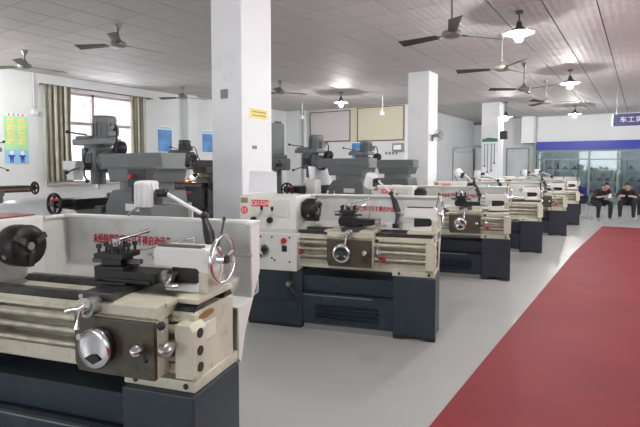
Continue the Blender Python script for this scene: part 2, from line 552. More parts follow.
# small wall fan on the second column
wf = thing('wall_fan', 'small white caged fan fixed to the side of a column', 'fan', (-4.1, 11.11, 2.30))
wf.scale = (0.8, 0.8, 0.8)
part('bracket', 'wfb', 'fan_hub', wf, lambda m: m.box(0, -0.05, -0.16, 0.04, 0.05, 0.02).cyl((0.03, 0, -0.02), (0.14, 0, 0.0), 0.02, n=8), bevel=0.004)
part('motor', 'wfm', 'grey_box', wf, lambda m: m.cyl((0.10, 0, 0), (0.2, -0.05, 0), 0.055, n=12))
def cage(m):
    for R in (0.05, 0.1, 0.15): m.ring((0.24, -0.08, 0), (0.9, -0.45, 0), R, 0.005, 20, 5)
    m.ring((0.18, -0.04, 0), (0.9, -0.45, 0), 0.15, 0.006, 20, 5)
    for k in range(8):
        a = k * PI / 4
        e = Vector((-0.45, -0.9, 0)).normalized() * math.cos(a) * 0.15 + Vector((0, 0, 1)) * math.sin(a) * 0.15
        m.cyl(Vector((0.24, -0.08, 0)), Vector((0.24, -0.08, 0)) + e, 0.003, n=5)
part('cage', 'wfc', 'fan_hub', wf, cage)
for k in range(3):
    part('blade', ('wfbl', k), 'grey_box', wf, lambda m, k=k: m.hexa(*[[(Vector((0.21, -0.06, 0)) + (Vector((-0.45, -0.9, 0)).normalized() * math.cos(a + 2.094 * k) + Vector((0, 0, 1)) * math.sin(a + 2.094 * k)) * r + Vector((0.9, -0.45, 0)) * dz) for (a, r) in ((-0.1, 0.02), (-0.4, 0.12), (0.4, 0.12), (0.1, 0.02))] for dz in (0, 0.006)]))

# pilaster and pipe in the back left corner, conduit drops
struct('trim_2', MB().box(LX, BY - 0.35, 0, LX + 0.55, BY, CZ), 'wall_paint')
tag(obj('drain_pipe', MB().cyl((LX + 0.75, BY - 0.12, 0), (LX + 0.75, BY - 0.12, CZ), 0.07, n=12).mesh('drain_pipe'), 'wall_paint'), 'white vertical pipe beside the blank board', 'pipe')
struct('trim_3', MB().box(LX, 10.58, 0, LX + 0.25, 10.95, CZ), 'wall_paint')
def conduit(x, y, z0, label):
    t = thing('cable_conduit', label, 'conduit', (x, y, z0))
    part('tube', ('cond', z0), 'wall_paint', t, lambda m: m.cyl((0, 0, 0.05), (0, 0, CZ - z0 + 0.01), 0.016, n=8))
    part('outlet_box', 'condbox', 'wall_paint', t, lambda m: m.box(-0.05, -0.05, -0.06, 0.05, 0.05, 0.06), bevel=0.006)
conduit(LX + 0.05, 6.15, 2.83, 'white cable tube with outlet box beside the olive curtain')
conduit(-6.75, 14.0, 3.22, 'white cable drop hanging before the cream board')
conduit(-9.75, 14.0, 3.25, 'white cable drop hanging before the blank white board')

# --- boards and posters on the walls
def board(x0, x1, z0, z1, material, label):
    t = thing('wall_board', label, 'board', ((x0 + x1) / 2, BY, (z0 + z1) / 2))
    w, h = x1 - x0, z1 - z0
    part('panel', ('board', x0), material, t, lambda m: m.box(-w / 2, -0.03, -h / 2, w / 2, 0, h / 2))
    part('frame', ('boardf', x0), 'board_frame', t, lambda m: m.box(-w / 2 - 0.03, -0.05, -h / 2 - 0.04, w / 2 + 0.03, 0, -h / 2).box(-w / 2 - 0.03, -0.05, h / 2, w / 2 + 0.03, 0, h / 2 + 0.03).box(-w / 2 - 0.03, -0.05, -h / 2, -w / 2, 0, h / 2).box(w / 2, -0.05, -h / 2, w / 2 + 0.03, 0, h / 2))
board(-10.86, -9.13, 2.55, 3.63, 'board_white', 'large blank pinkish white board with thin dark frame high on the wall')
board(-8.78, -7.0, 2.53, 3.68, 'board_cream', 'large blank cream board with thin dark frame high on the wall')
struct('trim_4', MB().box(-9.09, BY - 0.04, 2.5, -8.82, BY, CZ), 'board_cream')

def blue_poster(loc, rz, w, h, label):
    t = thing('poster', label, 'poster', loc, rz, 'blue training posters')
    part('sheet', ('bp', w, h), 'poster_white', t, lambda m: m.box(-w / 2, -0.012, -h / 2, w / 2, 0, h / 2))
    part('picture', ('bpp', w, h), 'poster_blue', t, lambda m: m.box(-w / 2 + 0.02, -0.015, -h / 2 + 0.02, w / 2 - 0.02, -0.012, h / 2 - 0.12))
    part('heading', ('bph', w, h), 'poster_sky', t, lambda m: m.box(-w / 2 + 0.05, -0.015, h / 2 - 0.09, w / 2 - 0.05, -0.012, h / 2 - 0.04))
blue_poster((LX + 0.003, 9.90, 2.39), math.radians(90), 0.55, 0.78, 'blue poster with white border on the window wall, nearest the curtain')
blue_poster((LX + 0.003, 11.62, 2.39), math.radians(90), 0.52, 0.72, 'blue poster with white border beside the column, past the wall pier')
blue_poster((-8.83, BY - 0.003, 2.22), 0, 0.46, 0.68, 'blue poster with white border below the blank boards')
tp = thing('safety_poster', 'tall green poster with two yellow text columns and little figures', 'poster', (LX + 0.003, 5.76, 2.21), math.radians(90))
tp.scale = (0.82, 1, 1)
part('sheet', 'sp', 'poster_green', tp, lambda m: m.box(-0.31, -0.012, -0.55, 0.31, 0, 0.50))
part('header', 'sph', 'poster_white', tp, lambda m: m.box(-0.31, -0.012, 0.50, 0.31, 0, 0.56))
part('ground', 'spg', 'poster_sky', tp, lambda m: m.box(-0.31, -0.015, -0.55, 0.31, -0.012, -0.25))
for s_ in (-1, 1):
    part('text_column', 'spt', 'poster_yellow', tp, lambda m: [m.box(-0.10, -0.015, 0.40 - k * 0.075, 0.10 - 0.04 * (k % 3 == 1), -0.012, 0.45 - k * 0.075) for k in range(8)], (0.145 * s_, 0, 0))
    fg = part('figure', 'spf', 'blue_band', tp, lambda m: m.box(-0.05, -0.018, -0.46, 0.05, -0.015, -0.36).box(-0.045, -0.018, -0.53, -0.01, -0.015, -0.46).box(0.01, -0.018, -0.53, 0.045, -0.015, -0.46).box(-0.09, -0.018, -0.40, -0.05, -0.015, -0.37).box(0.05, -0.018, -0.40, 0.09, -0.015, -0.37), (0.14 * s_, 0, 0))
    part('head', 'spfh', 'poster_white', fg, lambda m: m.cyl((0, -0.015, -0.32), (0, -0.019, -0.32), 0.05, n=14))
for k in range(4):
    part('heading_character', 'spr', 'poster_red', tp, lambda m: m.box(-0.022, -0.014, -0.02, 0.022, -0.012, 0.02).box(-0.004, -0.015, -0.025, 0.004, -0.012, 0.025), (-0.18 + 0.12 * k, 0, 0.53))
# wall gadget and hooks on the back wall
gd = thing('wall_heater', 'small dark framed box fixed to the white wall below the cream board', 'box', (-7.17, BY, 2.23))
part('case', 'whc', 'grey_box', gd, lambda m: m.box(-0.20, -0.14, -0.12, 0.20, 0, 0.16), bevel=0.01)
part('front_panel', 'whf', 'poster_white', gd, lambda m: m.box(-0.14, -0.15, -0.06, 0.14, -0.14, 0.10))
for k in range(4):
    tag(obj('coat_hook', MB().box(-0.03, -0.015, -0.05, 0.03, 0, 0.05).tube([(0, -0.01, 0.02), (0, -0.06, 0.0), (0, -0.07, 0.04)], 0.01, 6).mesh('coat_hook') if k == 0 else bpy.data.objects['coat_hook'].data, 'grey_box', None, (-7.65 + 0.13 * k, BY, 2.05)),
        'small grey coat hook in a row on the wall below the cream board', 'hook', 'coat hooks')

# --- glazed showroom at the far end
sr = thing('showroom_front', 'glazed display front with dark frames under the blue fascia', 'glass front', (0, GY, 0))
posts = [-3.9, -1.9, -0.86, 0.95, 2.75, 4.55, 5.9]
for px in posts:
    part('post', 'srpost', 'alu_frame', sr, lambda m: m.box(-0.04, 0, 0, 0.04, 0.09, 2.28), (px, 0.04, 0))
for (z0, z1) in ((0.0, 0.12), (1.86, 1.91), (2.22, 2.29)):
    part('rail', ('srrail', z0), 'alu_frame', sr, lambda m: m.box(-3.9, 0.05, z0, 5.9, 0.12, z1))
for a, b in zip(posts[:-1], posts[1:]):
    part('pane', ('srp', b - a), 'case_glass', sr, lambda m: m.box(0.04, 0.075, 0.12, b - a - 0.04, 0.083, 1.86), (a, 0, 0))
    part('pane', ('srpt', b - a), 'case_glass', sr, lambda m: m.box(0.04, 0.075, 1.91, b - a - 0.04, 0.083, 2.22), (a, 0, 0))
tag(obj('fascia_board', MB().box(-3.94, GY - 0.06, 2.29, HALL_R - 0.02, GY - 0.002, 2.65).mesh('fascia_board', 0.004), 'blue_band'), 'long plain blue fascia band above the showroom glass', 'fascia')
DISPLAY = []
for sx, lab in ((-3.05, 'pale green display rack behind the glass next to the pier'), (-1.4, 'pale green display rack behind the glass behind the seated people'), (0.1, 'pale green display rack behind the glass below the hanging sign')):
    t = thing('display_rack', lab, 'rack', (sx, GY + 1.0, 0), 0, 'racks in the showroom')
    for s_ in (-1, 1):
        for yy in (-0.2, 0.2):
            part('upright', 'rackup', 'alu_frame', t, lambda m: m.box(-0.02, -0.02, 0, 0.02, 0.02, 1.95), (0.66 * s_, yy, 0))
    for sz in (0.45, 0.95, 1.45, 1.9):
        part('shelf', 'rackshelf', 'shelf_green', t, lambda m: m.box(-0.68, -0.22, -0.015, 0.68, 0.22, 0.015), (0, 0, sz))
        DISPLAY.append((sx, sz + 0.015, {0.45: 'bottom', 0.95: 'middle', 1.45: 'upper', 1.9: 'top'}[sz], {-3.05: 'next to the pier', -1.4: 'behind the seated people', 0.1: 'below the hanging sign'}[sx]))
rn = random.Random(5)
dk = 0
for (sx, sz, shelf, rack) in DISPLAY:
    if sz > 1.8: continue
    for k in range(4):
        xx = sx - 0.5 + 0.33 * k + rn.uniform(-0.04, 0.04)
        kind = rn.choice(('gear', 'shaft', 'block'))
        nm = {'gear': 'sample_gear', 'shaft': 'sample_shaft', 'block': 'sample_block'}[kind]
        key = ('sample', kind)
        if key not in CACHE:
            m = MB()
            if kind == 'gear':
                m.cyl((0, 0, 0), (0, 0, 0.05), 0.12, n=20)
                for q in range(12):
                    a = q * PI / 6
                    m.box(0.115 * math.cos(a) - 0.012, 0.115 * math.sin(a) - 0.012, 0.0, 0.115 * math.cos(a) + 0.012, 0.115 * math.sin(a) + 0.012, 0.05)
                m.cyl((0, 0, 0.05), (0, 0, 0.12), 0.05, n=14)
            elif kind == 'shaft':
                m.cyl((0, 0, 0), (0, 0, 0.05), 0.07, n=14).cyl((0, 0, 0.05), (0, 0, 0.2), 0.04, n=14).cyl((0, 0, 0.2), (0, 0, 0.28), 0.025, n=14)
            else:
                m.box(-0.1, -0.06, 0, 0.1, 0.06, 0.09).box(-0.05, -0.06, 0.09, 0.05, 0.06, 0.16).cyl((0, -0.065, 0.05), (0, 0.065, 0.05), 0.03, n=12)
            CACHE[key] = m.mesh(nm)
        o = obj(nm, CACHE[key], rn.choice(('dark_steel',)), None, (xx, GY + 0.95, sz))
        tag(o, {'gear': 'dark gear wheel sample', 'shaft': 'dark stepped shaft sample', 'block': 'dark stepped block sample'}[kind] + ' on the %s shelf of the rack %s' % (shelf, rack), 'sample', 'samples on the %s shelf %s' % (shelf, rack))
for k, (tx, lab) in enumerate(((-2.9, 'added tube light in the showroom, next to the pier'), (-1.4, 'added tube light in the showroom, behind the seated people'), (0.1, 'added tube light in the showroom, behind the hanging sign'))):
    t = thing('added_tube_light', lab, 'lamp', (tx, GY + 0.55, 2.45), 0, 'added tube lights of the showroom')  # added lamps, put in to brighten the room behind the glass
    part('batten', 'tlb', 'lamp_white', t, lambda m: m.box(-0.55, -0.03, 0.03, 0.55, 0.03, 0.07).box(-0.45, -0.008, 0.07, -0.43, 0.008, CZ - 2.45 + 0.01).box(0.43, -0.008, 0.07, 0.45, 0.008, CZ - 2.45 + 0.01))
    part('tube', 'tlt', 'tube_glow', t, lambda m: m.cyl((-0.52, 0, 0.012), (0.52, 0, 0.012), 0.014, n=10))
# boxed duct stub
tag(obj('boxed_duct', MB().box(-4.50, 23.15, 2.59, -4.0, 23.78, CZ + 0.015).box(-4.53, 23.12, 2.59, -3.97, 23.79, 2.64).mesh('boxed_duct', 0.01), 'column_paint'), 'white boxed duct hanging at the ceiling beside the blue fascia', 'duct')
struct('trim_5', MB().box(-4.06, 23.55, 0, -3.96, 23.79, 2.58), 'alu_frame')
# far partition window
w2 = struct('window_2', MB().box(-5.25, 23.75, 1.0, -4.25, 23.8, 2.42), 'alu_frame')
part('pane', 'w2p', 'case_back', w2, lambda m: m.box(-5.18, 23.74, 1.07, -4.32, 23.75, 2.35))
# framed portal in the deep recess
d1 = struct('door_1', MB().box(-6.93, DY - 0.10, 2.5, -6.1, DY, 2.58).box(-6.18, DY - 0.10, 0, -6.1, DY, 2.5).box(-6.93, DY - 0.10, 0, -6.85, DY, 2.5), 'alu_frame')
part('leaf', 'd1l', 'wall_paint', d1, lambda m: m.box(-6.85, DY - 0.06, 0.0, -6.18, DY - 0.02, 2.48))
part('handle', 'd1h', 'dark_steel', d1, lambda m: m.box(-6.30, DY - 0.12, 1.0, -6.27, DY - 0.05, 1.15))
struct('trim_6', MB().box(-6.93, DY - 0.15, 3.58, -5.75, DY, 3.70), 'alu_frame')
wall_with_openings('wall_deep_side', 'x', -5.75, 0.15, GY + 0.1, DY, [])
pf = thing('partition_frame', 'thin dark metal frame standing beside the far column', 'frame', (-5.3, 18.2, 0))
part('top_bar', 'pft', 'alu_frame', pf, lambda m: m.box(-0.62, -0.02, 2.24, 0.62, 0.02, 2.29))
part('middle_bar', 'pfm', 'alu_frame', pf, lambda m: m.box(-0.5, -0.012, 2.10, 0.1, 0.012, 2.12).box(-0.51, -0.012, 2.10, -0.49, 0.012, 2.25).box(0.09, -0.012, 2.10, 0.11, 0.012, 2.25))
for s_ in (-1, 1):
    part('post', 'pfp', 'alu_frame', pf, lambda m: m.box(-0.015, -0.02, 0, 0.015, 0.02, 2.25).box(-0.02, -0.2, 0, 0.02, 0.2, 0.03), (0.6 * s_, 0, 0))
# tool board on the third column + loudspeaker
tb = thing('tool_board', 'white tool board with a green header in front of the far column', 'board', (-4.38, 17.43, 0))
part('panel', 'tbp', 'paper', tb, lambda m: m.box(-0.24, -0.04, 0.95, 0.24, 0, 2.42))
part('header', 'tbh', 'green_board', tb, lambda m: m.prism([(-0.25, 2.42), (0.25, 2.42), (0.25, 2.52), (-0.05, 2.56), (-0.25, 2.50)], 'y', -0.05, 0))
for k, (tx, tl) in enumerate(((-0.16, 0.7), (-0.06, 0.9), (0.06, 0.85), (0.16, 0.6))):
    tag(obj('hanging_tool', MB().tube([(0, 0, 0), (0, 0, -tl)], 0.014, 6).box(-0.03, -0.012, -tl - 0.06, 0.03, 0.012, -tl).cyl((0, 0.02, 0), (0, -0.02, 0), 0.02, n=8).mesh('hanging_tool'), 'alu_frame', None, (-4.38 + tx, 17.375, 2.33)),
        ('second shortest grey spanner hung on the tool board', 'longest grey spanner hung on the tool board', 'second longest grey spanner hung on the tool board', 'shortest grey spanner hung on the tool board')[k], 'tool', 'tools on the tool board')
tag(obj('loudspeaker', MB().box(-4.1, 17.5, 2.50, -3.87, 17.7, 2.78).cyl((-3.98, 17.5, 2.59), (-3.98, 17.48, 2.59), 0.07, n=14).cyl((-3.98, 17.5, 2.71), (-3.98, 17.485, 2.71), 0.035, n=12).mesh('loudspeaker', 0.008), 'black_paint'), 'small black loudspeaker fixed to the side of the far column', 'loudspeaker')

# --- red walkway
tag(obj('floor_runner', MB().prism([(-1.055, -5.0), (3.6, -5.0), (3.6, 15.45), (-0.86, 15.2), (-1.03, 10.2), (-1.055, 4.0)], 'z', 0.0, 0.004).mesh('floor_runner'), 'red_runner'), 'wide red runner along the aisle on the grey floor', 'carpet')

# --- hanging purple sign
sg = thing('hanging_sign', 'purple sign with pale Chinese characters hung from the ceiling', 'sign', (0.30, 16.0, 2.86))
part('board', 'hsb', 'sign_purple', sg, lambda m: m.box(-1.03, -0.03, -0.165, 1.03, 0.03, 0.165), bevel=0.008)
text_part('lettering', 'hst', '车工实训区', 0.17, 'poster_white', sg, (-0.42, -0.032, -0.01), (math.radians(90), 0, 0), 1.15)
for s_ in (-1, 1):
    part('chain', 'hsc', 'steel', sg, lambda m: m.cyl((0, 0, 0.16), (0, 0, CZ - 2.86 + 0.01), 0.008, n=6), (0.95 * s_, 0, 0))
part('end_strip', 'hsl', 'chrome', sg, lambda m: m.box(-1.05, -0.035, -0.165, -1.028, 0.035, 0.165))  # chrome strip along one end of the sign

# ================================================================== CEILING FANS, PENDANT LAMPS
def ceiling_fan(x, y, rz, label, zh=3.2):
    t = thing('ceiling_fan', label, 'ceiling fan', (x, y, zh), rz, 'ceiling fans')
    L = CZ - zh
    part('rod', ('fanrod', L), 'fan_hub', t, lambda m: m.cyl((0, 0, 0.03), (0, 0, L + 0.005), 0.014, n=8))
    part('canopy', ('fancan', L), 'fan_hub', t, lambda m: m.revolve([(0.02, L - 0.10), (0.055, L - 0.03), (0.06, L + 0.002)], (0, 0, 0), n=14))
    part('motor', 'fanmotor', 'fan_hub', t, lambda m: m.revolve([(0.001, -0.055), (0.06, -0.052), (0.115, -0.03), (0.125, 0.0), (0.11, 0.03), (0.05, 0.055), (0.025, 0.11), (0.001, 0.11)], (0, 0, 0), n=20))
    for k in range(3):
        a = 2 * PI * k / 3
        def blade(m):
            m.hexa([(0.10, -0.02, -0.012), (0.22, -0.02, -0.012), (0.22, 0.02, -0.012), (0.10, 0.02, -0.012)], [(0.10, -0.02, -0.004), (0.22, -0.02, -0.004), (0.22, 0.02, -0.004), (0.10, 0.02, -0.004)])
            m.hexa([(0.18, -0.055, -0.022), (0.72, -0.085, -0.030), (0.72, 0.065, 0.010), (0.18, 0.05, 0.0)], [(0.18, -0.055, -0.018), (0.72, -0.085, -0.026), (0.72, 0.065, 0.014), (0.18, 0.05, 0.004)])
        part('blade', 'fanblade', 'fan_metal', t, blade, rot=(0, 0, a))
    return t
ceiling_fan(-6.76, 4.82, math.radians(80), 'brown three-blade ceiling fan over the milling machine by the curtained window', 3.45)
ceiling_fan(-9.68, 4.92, math.radians(85), 'brown three-blade ceiling fan above the tall green poster', 3.45)
ceiling_fan(-2.0, 6.05, math.radians(52), 'brown three-blade ceiling fan beside the brightest pendant lamp')
ceiling_fan(-10.44, 9.39, math.radians(75), 'brown three-blade ceiling fan before the blue poster nearest the curtain', 3.45)
ceiling_fan(-7.69, 10.08, math.radians(60), 'brown three-blade ceiling fan close behind the column with the yellow notice', 3.45)
ceiling_fan(-1.99, 8.57, math.radians(70), 'brown three-blade ceiling fan midway between the brightest lamp and the next one')
ceiling_fan(-2.13, 11.13, math.radians(93), 'brown three-blade ceiling fan before the lamp with the dark conical shade')
ceiling_fan(-2.09, 13.68, math.radians(12), 'brown three-blade ceiling fan over the last lathes of the row')

def pendant(x, y, zb, label):
    t = thing('pendant_lamp', label, 'lamp', (x, y, zb), 0, 'pendant lamps')
    L = CZ - zb
    part('stem', ('pstem', round(L, 3)), 'lamp_shade', t, lambda m: m.cyl((0, 0, 0.15), (0, 0, L + 0.005), 0.011, n=8).cyl((0, 0, L - 0.04), (0, 0, L + 0.003), 0.05, n=12))
    part('shade', 'pshade', 'lamp_shade', t, lambda m: m.revolve([(0.03, 0.20), (0.045, 0.13), (0.09, 0.09), (0.20, 0.045), (0.205, 0.04), (0.195, 0.042), (0.085, 0.082), (0.04, 0.12), (0.001, 0.13)], (0, 0, 0), n=24))
    part('bulb', 'pbulb', 'bulb', t, lambda m: m.revolve([(0.001, -0.085), (0.035, -0.075), (0.055, -0.04), (0.05, -0.005), (0.028, 0.04), (0.02, 0.10)], (0, 0, 0), n=14))
    part('reflector', 'prefl', 'lamp_white', t, lambda m: m.revolve([(0.195, 0.036), (0.085, 0.076), (0.04, 0.114), (0.001, 0.12)], (0, 0, 0), n=24))
    part('socket', 'psock', 'lamp_white', t, lambda m: m.cyl((0, 0, 0.09), (0, 0, 0.18), 0.026, n=12))
    return t
pendant(-1.50, 7.42, 3.40, 'brightest pendant lamp, hung above the red runner beside the big fan')
pendant(-1.42, 12.47, 3.40, 'pendant lamp with dark conical shade next in line along the runner')
pendant(-2.08, 19.85, 3.40, 'pendant lamp hung before the blue fascia band')
pendant(-3.89, 17.49, 3.20, 'pendant lamp hung beside the black loudspeaker')
pendant(-7.43, 12.65, 3.40, 'pendant lamp hung before the blank white wall board')
pendant(-1.35, 2.1, 3.4, 'pendant lamp hung over the nearest lathe')
pendant(-10.3, 4.0, 3.4, 'pendant lamp hung near the green poster wall')
pendant(3.3, 6.5, 3.4, 'added pendant lamp out of view on the window side of the red runner')  # unseen lamp, added for its light
pendant(3.3, 13.0, 3.4, 'farther added pendant lamp out of view on the window side of the red runner')  # second unseen lamp added to light the hall

# ================================================================== LATHES
LOGO = 'C6132A'
WARN = '未经指导教师许可不得启动设备'
def make_lathe(ox, oy, label, xc, xt, cab, badge, tail=0.0, lamp=(0, 0, 0), wx=-0.85, tilt=0.04, swing=0.0, redtop=False):
    t = thing('lathe', label, 'lathe', (ox, oy, 0), math.radians(14.7), 'engine lathes in a row')
    t.scale = (0.935, 1, 1)
    # --- pedestals
    rp = part('tail_pedestal', 'rped', cab, t, lambda m: m.box(-0.41, 0, 0.035, 0, 0.43, 0.58), bevel=0.008)
    for fx, fy in ((-0.36, 0.05), (-0.05, 0.05), (-0.05, 0.38), (-0.36, 0.38)):
        part('foot', 'foot', 'black_paint', rp, lambda m: m.box(-0.05, -0.045, 0, 0.05, 0.045, 0.036), (fx, fy, 0))
    lp = part('head_pedestal', 'lped', cab, t, lambda m: m.box(-2.02, 0, 0.03, -1.37, 0.50, 0.565), bevel=0.008)
    part('plinth', 'lplin', 'black_paint', lp, lambda m: m.box(-2.0, 0.02, 0, -1.39, 0.48, 0.031))
    part('side_seam', 'lseam', 'black_paint', lp, lambda m: m.box(-2.021, -0.003, 0.27, -1.40, 0.002, 0.275))
    tr = part('coolant_tray', 'ctray', cab, t, lambda m: m.prism([(0.05, 0.37), (0.03, 0.53), (0.55, 0.53), (0.50, 0.33), (0.09, 0.33)], 'x', -1.37, -0.405))
    pn = part('front_panel', 'fpanel', cab, t, lambda m: m.prism([(0.02, 0.06), (-0.005, 0.345), (0.03, 0.36), (0.46, 0.36), (0.46, 0.06)], 'x', -1.365, -0.41))
    part('edge_strip', 'pstrip', 'alu_frame', pn, lambda m: m.box(-1.36, -0.012, 0.343, -0.62, 0.02, 0.352))
    for k in range(4):
        part('louver', 'plouv', cab, pn, lambda m: m.hexa([(-1.22, 0.0, 0), (-0.55, 0.0, 0), (-0.55, 0.02, 0), (-1.22, 0.02, 0)], [(-1.22, -0.016, 0.014), (-0.55, -0.016, 0.014), (-0.55, 0.02, 0.016), (-1.22, 0.02, 0.016)]), (0, 0.002, 0.24 - 0.04 * k))
    part('skid', 'fskid', 'grey_box', t, lambda m: m.box(-1.36, 0.03, 0, -0.42, 0.40, 0.055))
    # --- bed
    def bed(m):
        m.prism([(0.10, 0.60), (0.10, 0.68), (0.21, 0.69), (0.21, 0.885), (0.08, 0.90), (0.08, 0.935), (0.44, 0.935), (0.44, 0.90), (0.39, 0.88), (0.39, 0.60)], 'x', -1.45, -0.04)
        m.prism([(0.04, 0.58), (0.04, 0.63), (0.46, 0.63), (0.46, 0.58)], 'x', -0.43, -0.02)
    bd = part('bed', 'bed', 'cream', t, bed, bevel=0.004)
    def ebed(m):
        m.box(-0.06, 0.06, 0.62, -0.03, 0.42, 0.93)
        m.cyl((-0.031, 0.10, 0.94), (-0.031, 0.30, 0.94), 0.001, n=4)
    part('end_plate', 'bedend', 'cream', bd, ebed, bevel=0.006)
    part('name_plate', 'bednp', 'plate_cream', bd, lambda m: m.box(-0.031, 0.13, 0.79, -0.026, 0.24, 0.87), bevel=0.002)
    part('oval_recess', 'bedov', 'brass', bd, lambda m: m.prism([(0.16 + 0.065 * math.cos(a * PI / 8), 0.91 + 0.018 * math.sin(a * PI / 8)) for a in range(16)], 'x', -0.031, -0.027))
    for yy in (0.10, 0.36):
        part('bed_way', 'way', 'dark_steel', bd, lambda m: m.prism([(-0.02, 0.934), (0.02, 0.965), (0.06, 0.965), (0.08, 0.934)], 'x', -1.45, -0.045), (0, yy, 0))
    for q, (zz, r, nm) in enumerate(((0.855, 0.021, 'lead_screw'), (0.79, 0.018, 'feed_rod'), (0.72, 0.017, 'control_rod'))):
        part(nm, nm, 'rod_steel', t, lambda m, r=r: m.cyl((-1.44, 0, 0), (-0.03, 0, 0), r, n=12), (0, 0.06, zz))
    rk = part('rack', 'rack', 'cream', bd, lambda m: m.box(-1.44, 0.07, 0.888, -0.05, 0.10, 0.905).box(-1.44, 0.085, 0.66, -0.05, 0.12, 0.685))
    br = part('rod_bracket', 'rbr', 'cream', t, lambda m: m.prism([(-0.10, 0.655), (-0.015, 0.655), (0.0, 0.67), (0.0, 0.87), (-0.02, 0.90), (-0.10, 0.90)], 'y', 0.0, 0.11), bevel=0.006)
    for zz in (0.855, 0.775, 0.70):
        part('bolt', 'rbolt', 'black_paint', br, lambda m: m.cyl((0.0, 0, 0), (0.006, 0, 0), 0.022, n=12), (0, 0.055, zz))
    for bx in (-0.36, -0.07):
        part('bed_bolt', 'bbolt', 'black_paint', bd, lambda m: m.cyl((0, 0.036, 0.605), (0, 0.045, 0.605), 0.014, n=8), (bx, 0, 0))
    # --- headstock and gearbox
    hs = part('headstock', 'hs', 'white_enamel', t, lambda m: m.prism([(-2.11, 1.0), (-2.11, 1.30), (-1.45, 1.30), (-1.45, 0.935), (-2.0, 0.935)], 'y', 0.03, 0.50), bevel=0.012)
    if redtop: part('top_mat', 'hsm', 'red_mat', hs, lambda m: m.box(-2.09, 0.05, 1.298, -1.50, 0.48, 1.308), bevel=0.003)
    fp = part('front_plate', 'hsfp', 'plate_cream', hs, lambda m: m.box(-1.98, 0.022, 1.09, -1.52, 0.032, 1.27), bevel=0.002)
    lg = part('name_plate', 'hslg', 'plate_red', fp, lambda m: m.box(-1.955, 0.019, 1.195, -1.755, 0.024, 1.262))
    text_part('model_lettering', 'logo', LOGO, 0.062, 'poster_white', fp, (-1.855, 0.018, 1.228), (math.radians(90), 0, 0))
    part('chart_plate', 'hsch', 'guard_paint', fp, lambda m: m.box(-1.70, 0.019, 1.20, -1.53, 0.024, 1.255).box(-1.95, 0.019, 1.10, -1.55, 0.023, 1.15))
    part('corner_plate', 'hscp', 'plate_brown', hs, lambda m: m.box(-2.085, 0.024, 1.23, -2.005, 0.031, 1.28))
    if badge:
        part('number_badge', 'hsnb', 'plate_red', hs, lambda m: m.cyl((-2.045, 0.031, 1.155), (-2.045, 0.022, 1.155), 0.04, n=24))
        text_part('number_lettering', ('num', badge), badge, 0.06, 'poster_white', hs, (-2.045, 0.020, 1.155), (math.radians(90), 0, 0))
    for hx, hz, up in ((-1.80, 1.06, 1), (-1.68, 1.055, 1)):
        kn = part('speed_lever', 'hsl', 'chrome', hs, lambda m: m.cyl((0, 0.03, 0), (0, -0.03, 0), 0.03, n=16).tube([(0, -0.02, 0), (-0.005, -0.035, 0.06), (-0.008, -0.04, 0.10)], 0.008, 8), (hx, 0, hz))
        part('knob', 'hskn', 'black_paint', kn, lambda m: m.ball((-0.008, -0.04, 0.125), 0.017, 10, 1.5))
    for hx in (-1.93, -1.74):
        part('dial', 'hsd', 'black_paint', hs, lambda m: m.cyl((0, 0.03, 0), (0, -0.005, 0), 0.030, n=14).box(-0.006, -0.015, -0.028, 0.006, -0.004, 0.028), (hx, 0, 1.06))
    gb = part('feed_gearbox', 'gb', 'white_enamel', t, lambda m: m.box(-1.90, -0.02, 0.567, -1.42, 0.40, 0.94), bevel=0.010)
    part('gearbox_ledge', 'gbl', 'guard_paint', gb, lambda m: m.box(-1.90, -0.012, 0.94, -1.44, 0.05, 0.985))  # plain ledge along the gearbox top
    sel = part('feed_selector', 'gbs', 'chrome', gb, lambda m: m.cyl((-1.775, -0.02, 0.775), (-1.775, -0.055, 0.775), 0.055, n=20).tube([(-1.775, -0.05, 0.775), (-1.86, -0.06, 0.80), (-1.87, -0.07, 0.81)], 0.012, 8).tube([(-1.775, -0.05, 0.775), (-1.82, -0.06, 0.72)], 0.010, 8))
    part('knob', 'gbk', 'black_paint', sel, lambda m: m.cyl((-1.775, -0.055, 0.775), (-1.775, -0.07, 0.775), 0.03, n=14).ball((-1.825, -0.065, 0.715), 0.022, 10))
    part('stop_button', 'gbb', 'red_plastic', gb, lambda m: m.cyl((-1.56, -0.02, 0.87), (-1.56, -0.05, 0.87), 0.027, n=16))
    part('switch', 'gbsw', 'black_paint', gb, lambda m: m.box(-1.585, -0.03, 0.76, -1.53, -0.019, 0.82), bevel=0.003)
    for q, (bx, bz) in enumerate(((-1.83, 0.90), (-1.70, 0.90), (-1.50, 0.90), (-1.70, 0.69), (-1.50, 0.66), (-1.67, 0.67))):
        part('screw', 'gbsc', 'black_paint', gb, lambda m: m.cyl((0, -0.02, 0), (0, -0.024, 0), 0.010, n=8), (bx, 0, bz))
    part('mode_knob', 'gbr', 'red_plastic', gb, lambda m: m.cyl((-1.43, 0.05, 0.75), (-1.39, 0.05, 0.75), 0.022, n=12))
    lv = part('clutch_lever', 'clv', 'black_paint', t, lambda m: m.tube([(-1.50, -0.02, 0.57), (-1.505, -0.03, 0.48), (-1.50, -0.04, 0.43), (-1.36, -0.07, 0.28)], [0.014, 0.014, 0.018, 0.012], 8))
    part('pivot', 'clvp', 'steel', lv, lambda m: m.cyl((-1.505, 0.0, 0.45), (-1.505, -0.06, 0.45), 0.024, n=12))
    # --- chuck
    CY, CH = 0.26, 1.155
    ch = part('chuck', 'chuck', 'black_iron', t, lambda m: m.cyl((-1.46, CY, CH), (-1.43, CY, CH), 0.085, n=28).revolve([(0.09, -1.43), (0.113, -1.42), (0.117, -1.40), (0.117, -1.30), (0.110, -1.285), (0.032, -1.285), (0.03, -1.33), (0.001, -1.33)], (0, CY, CH), (1, 0, 0), 32))
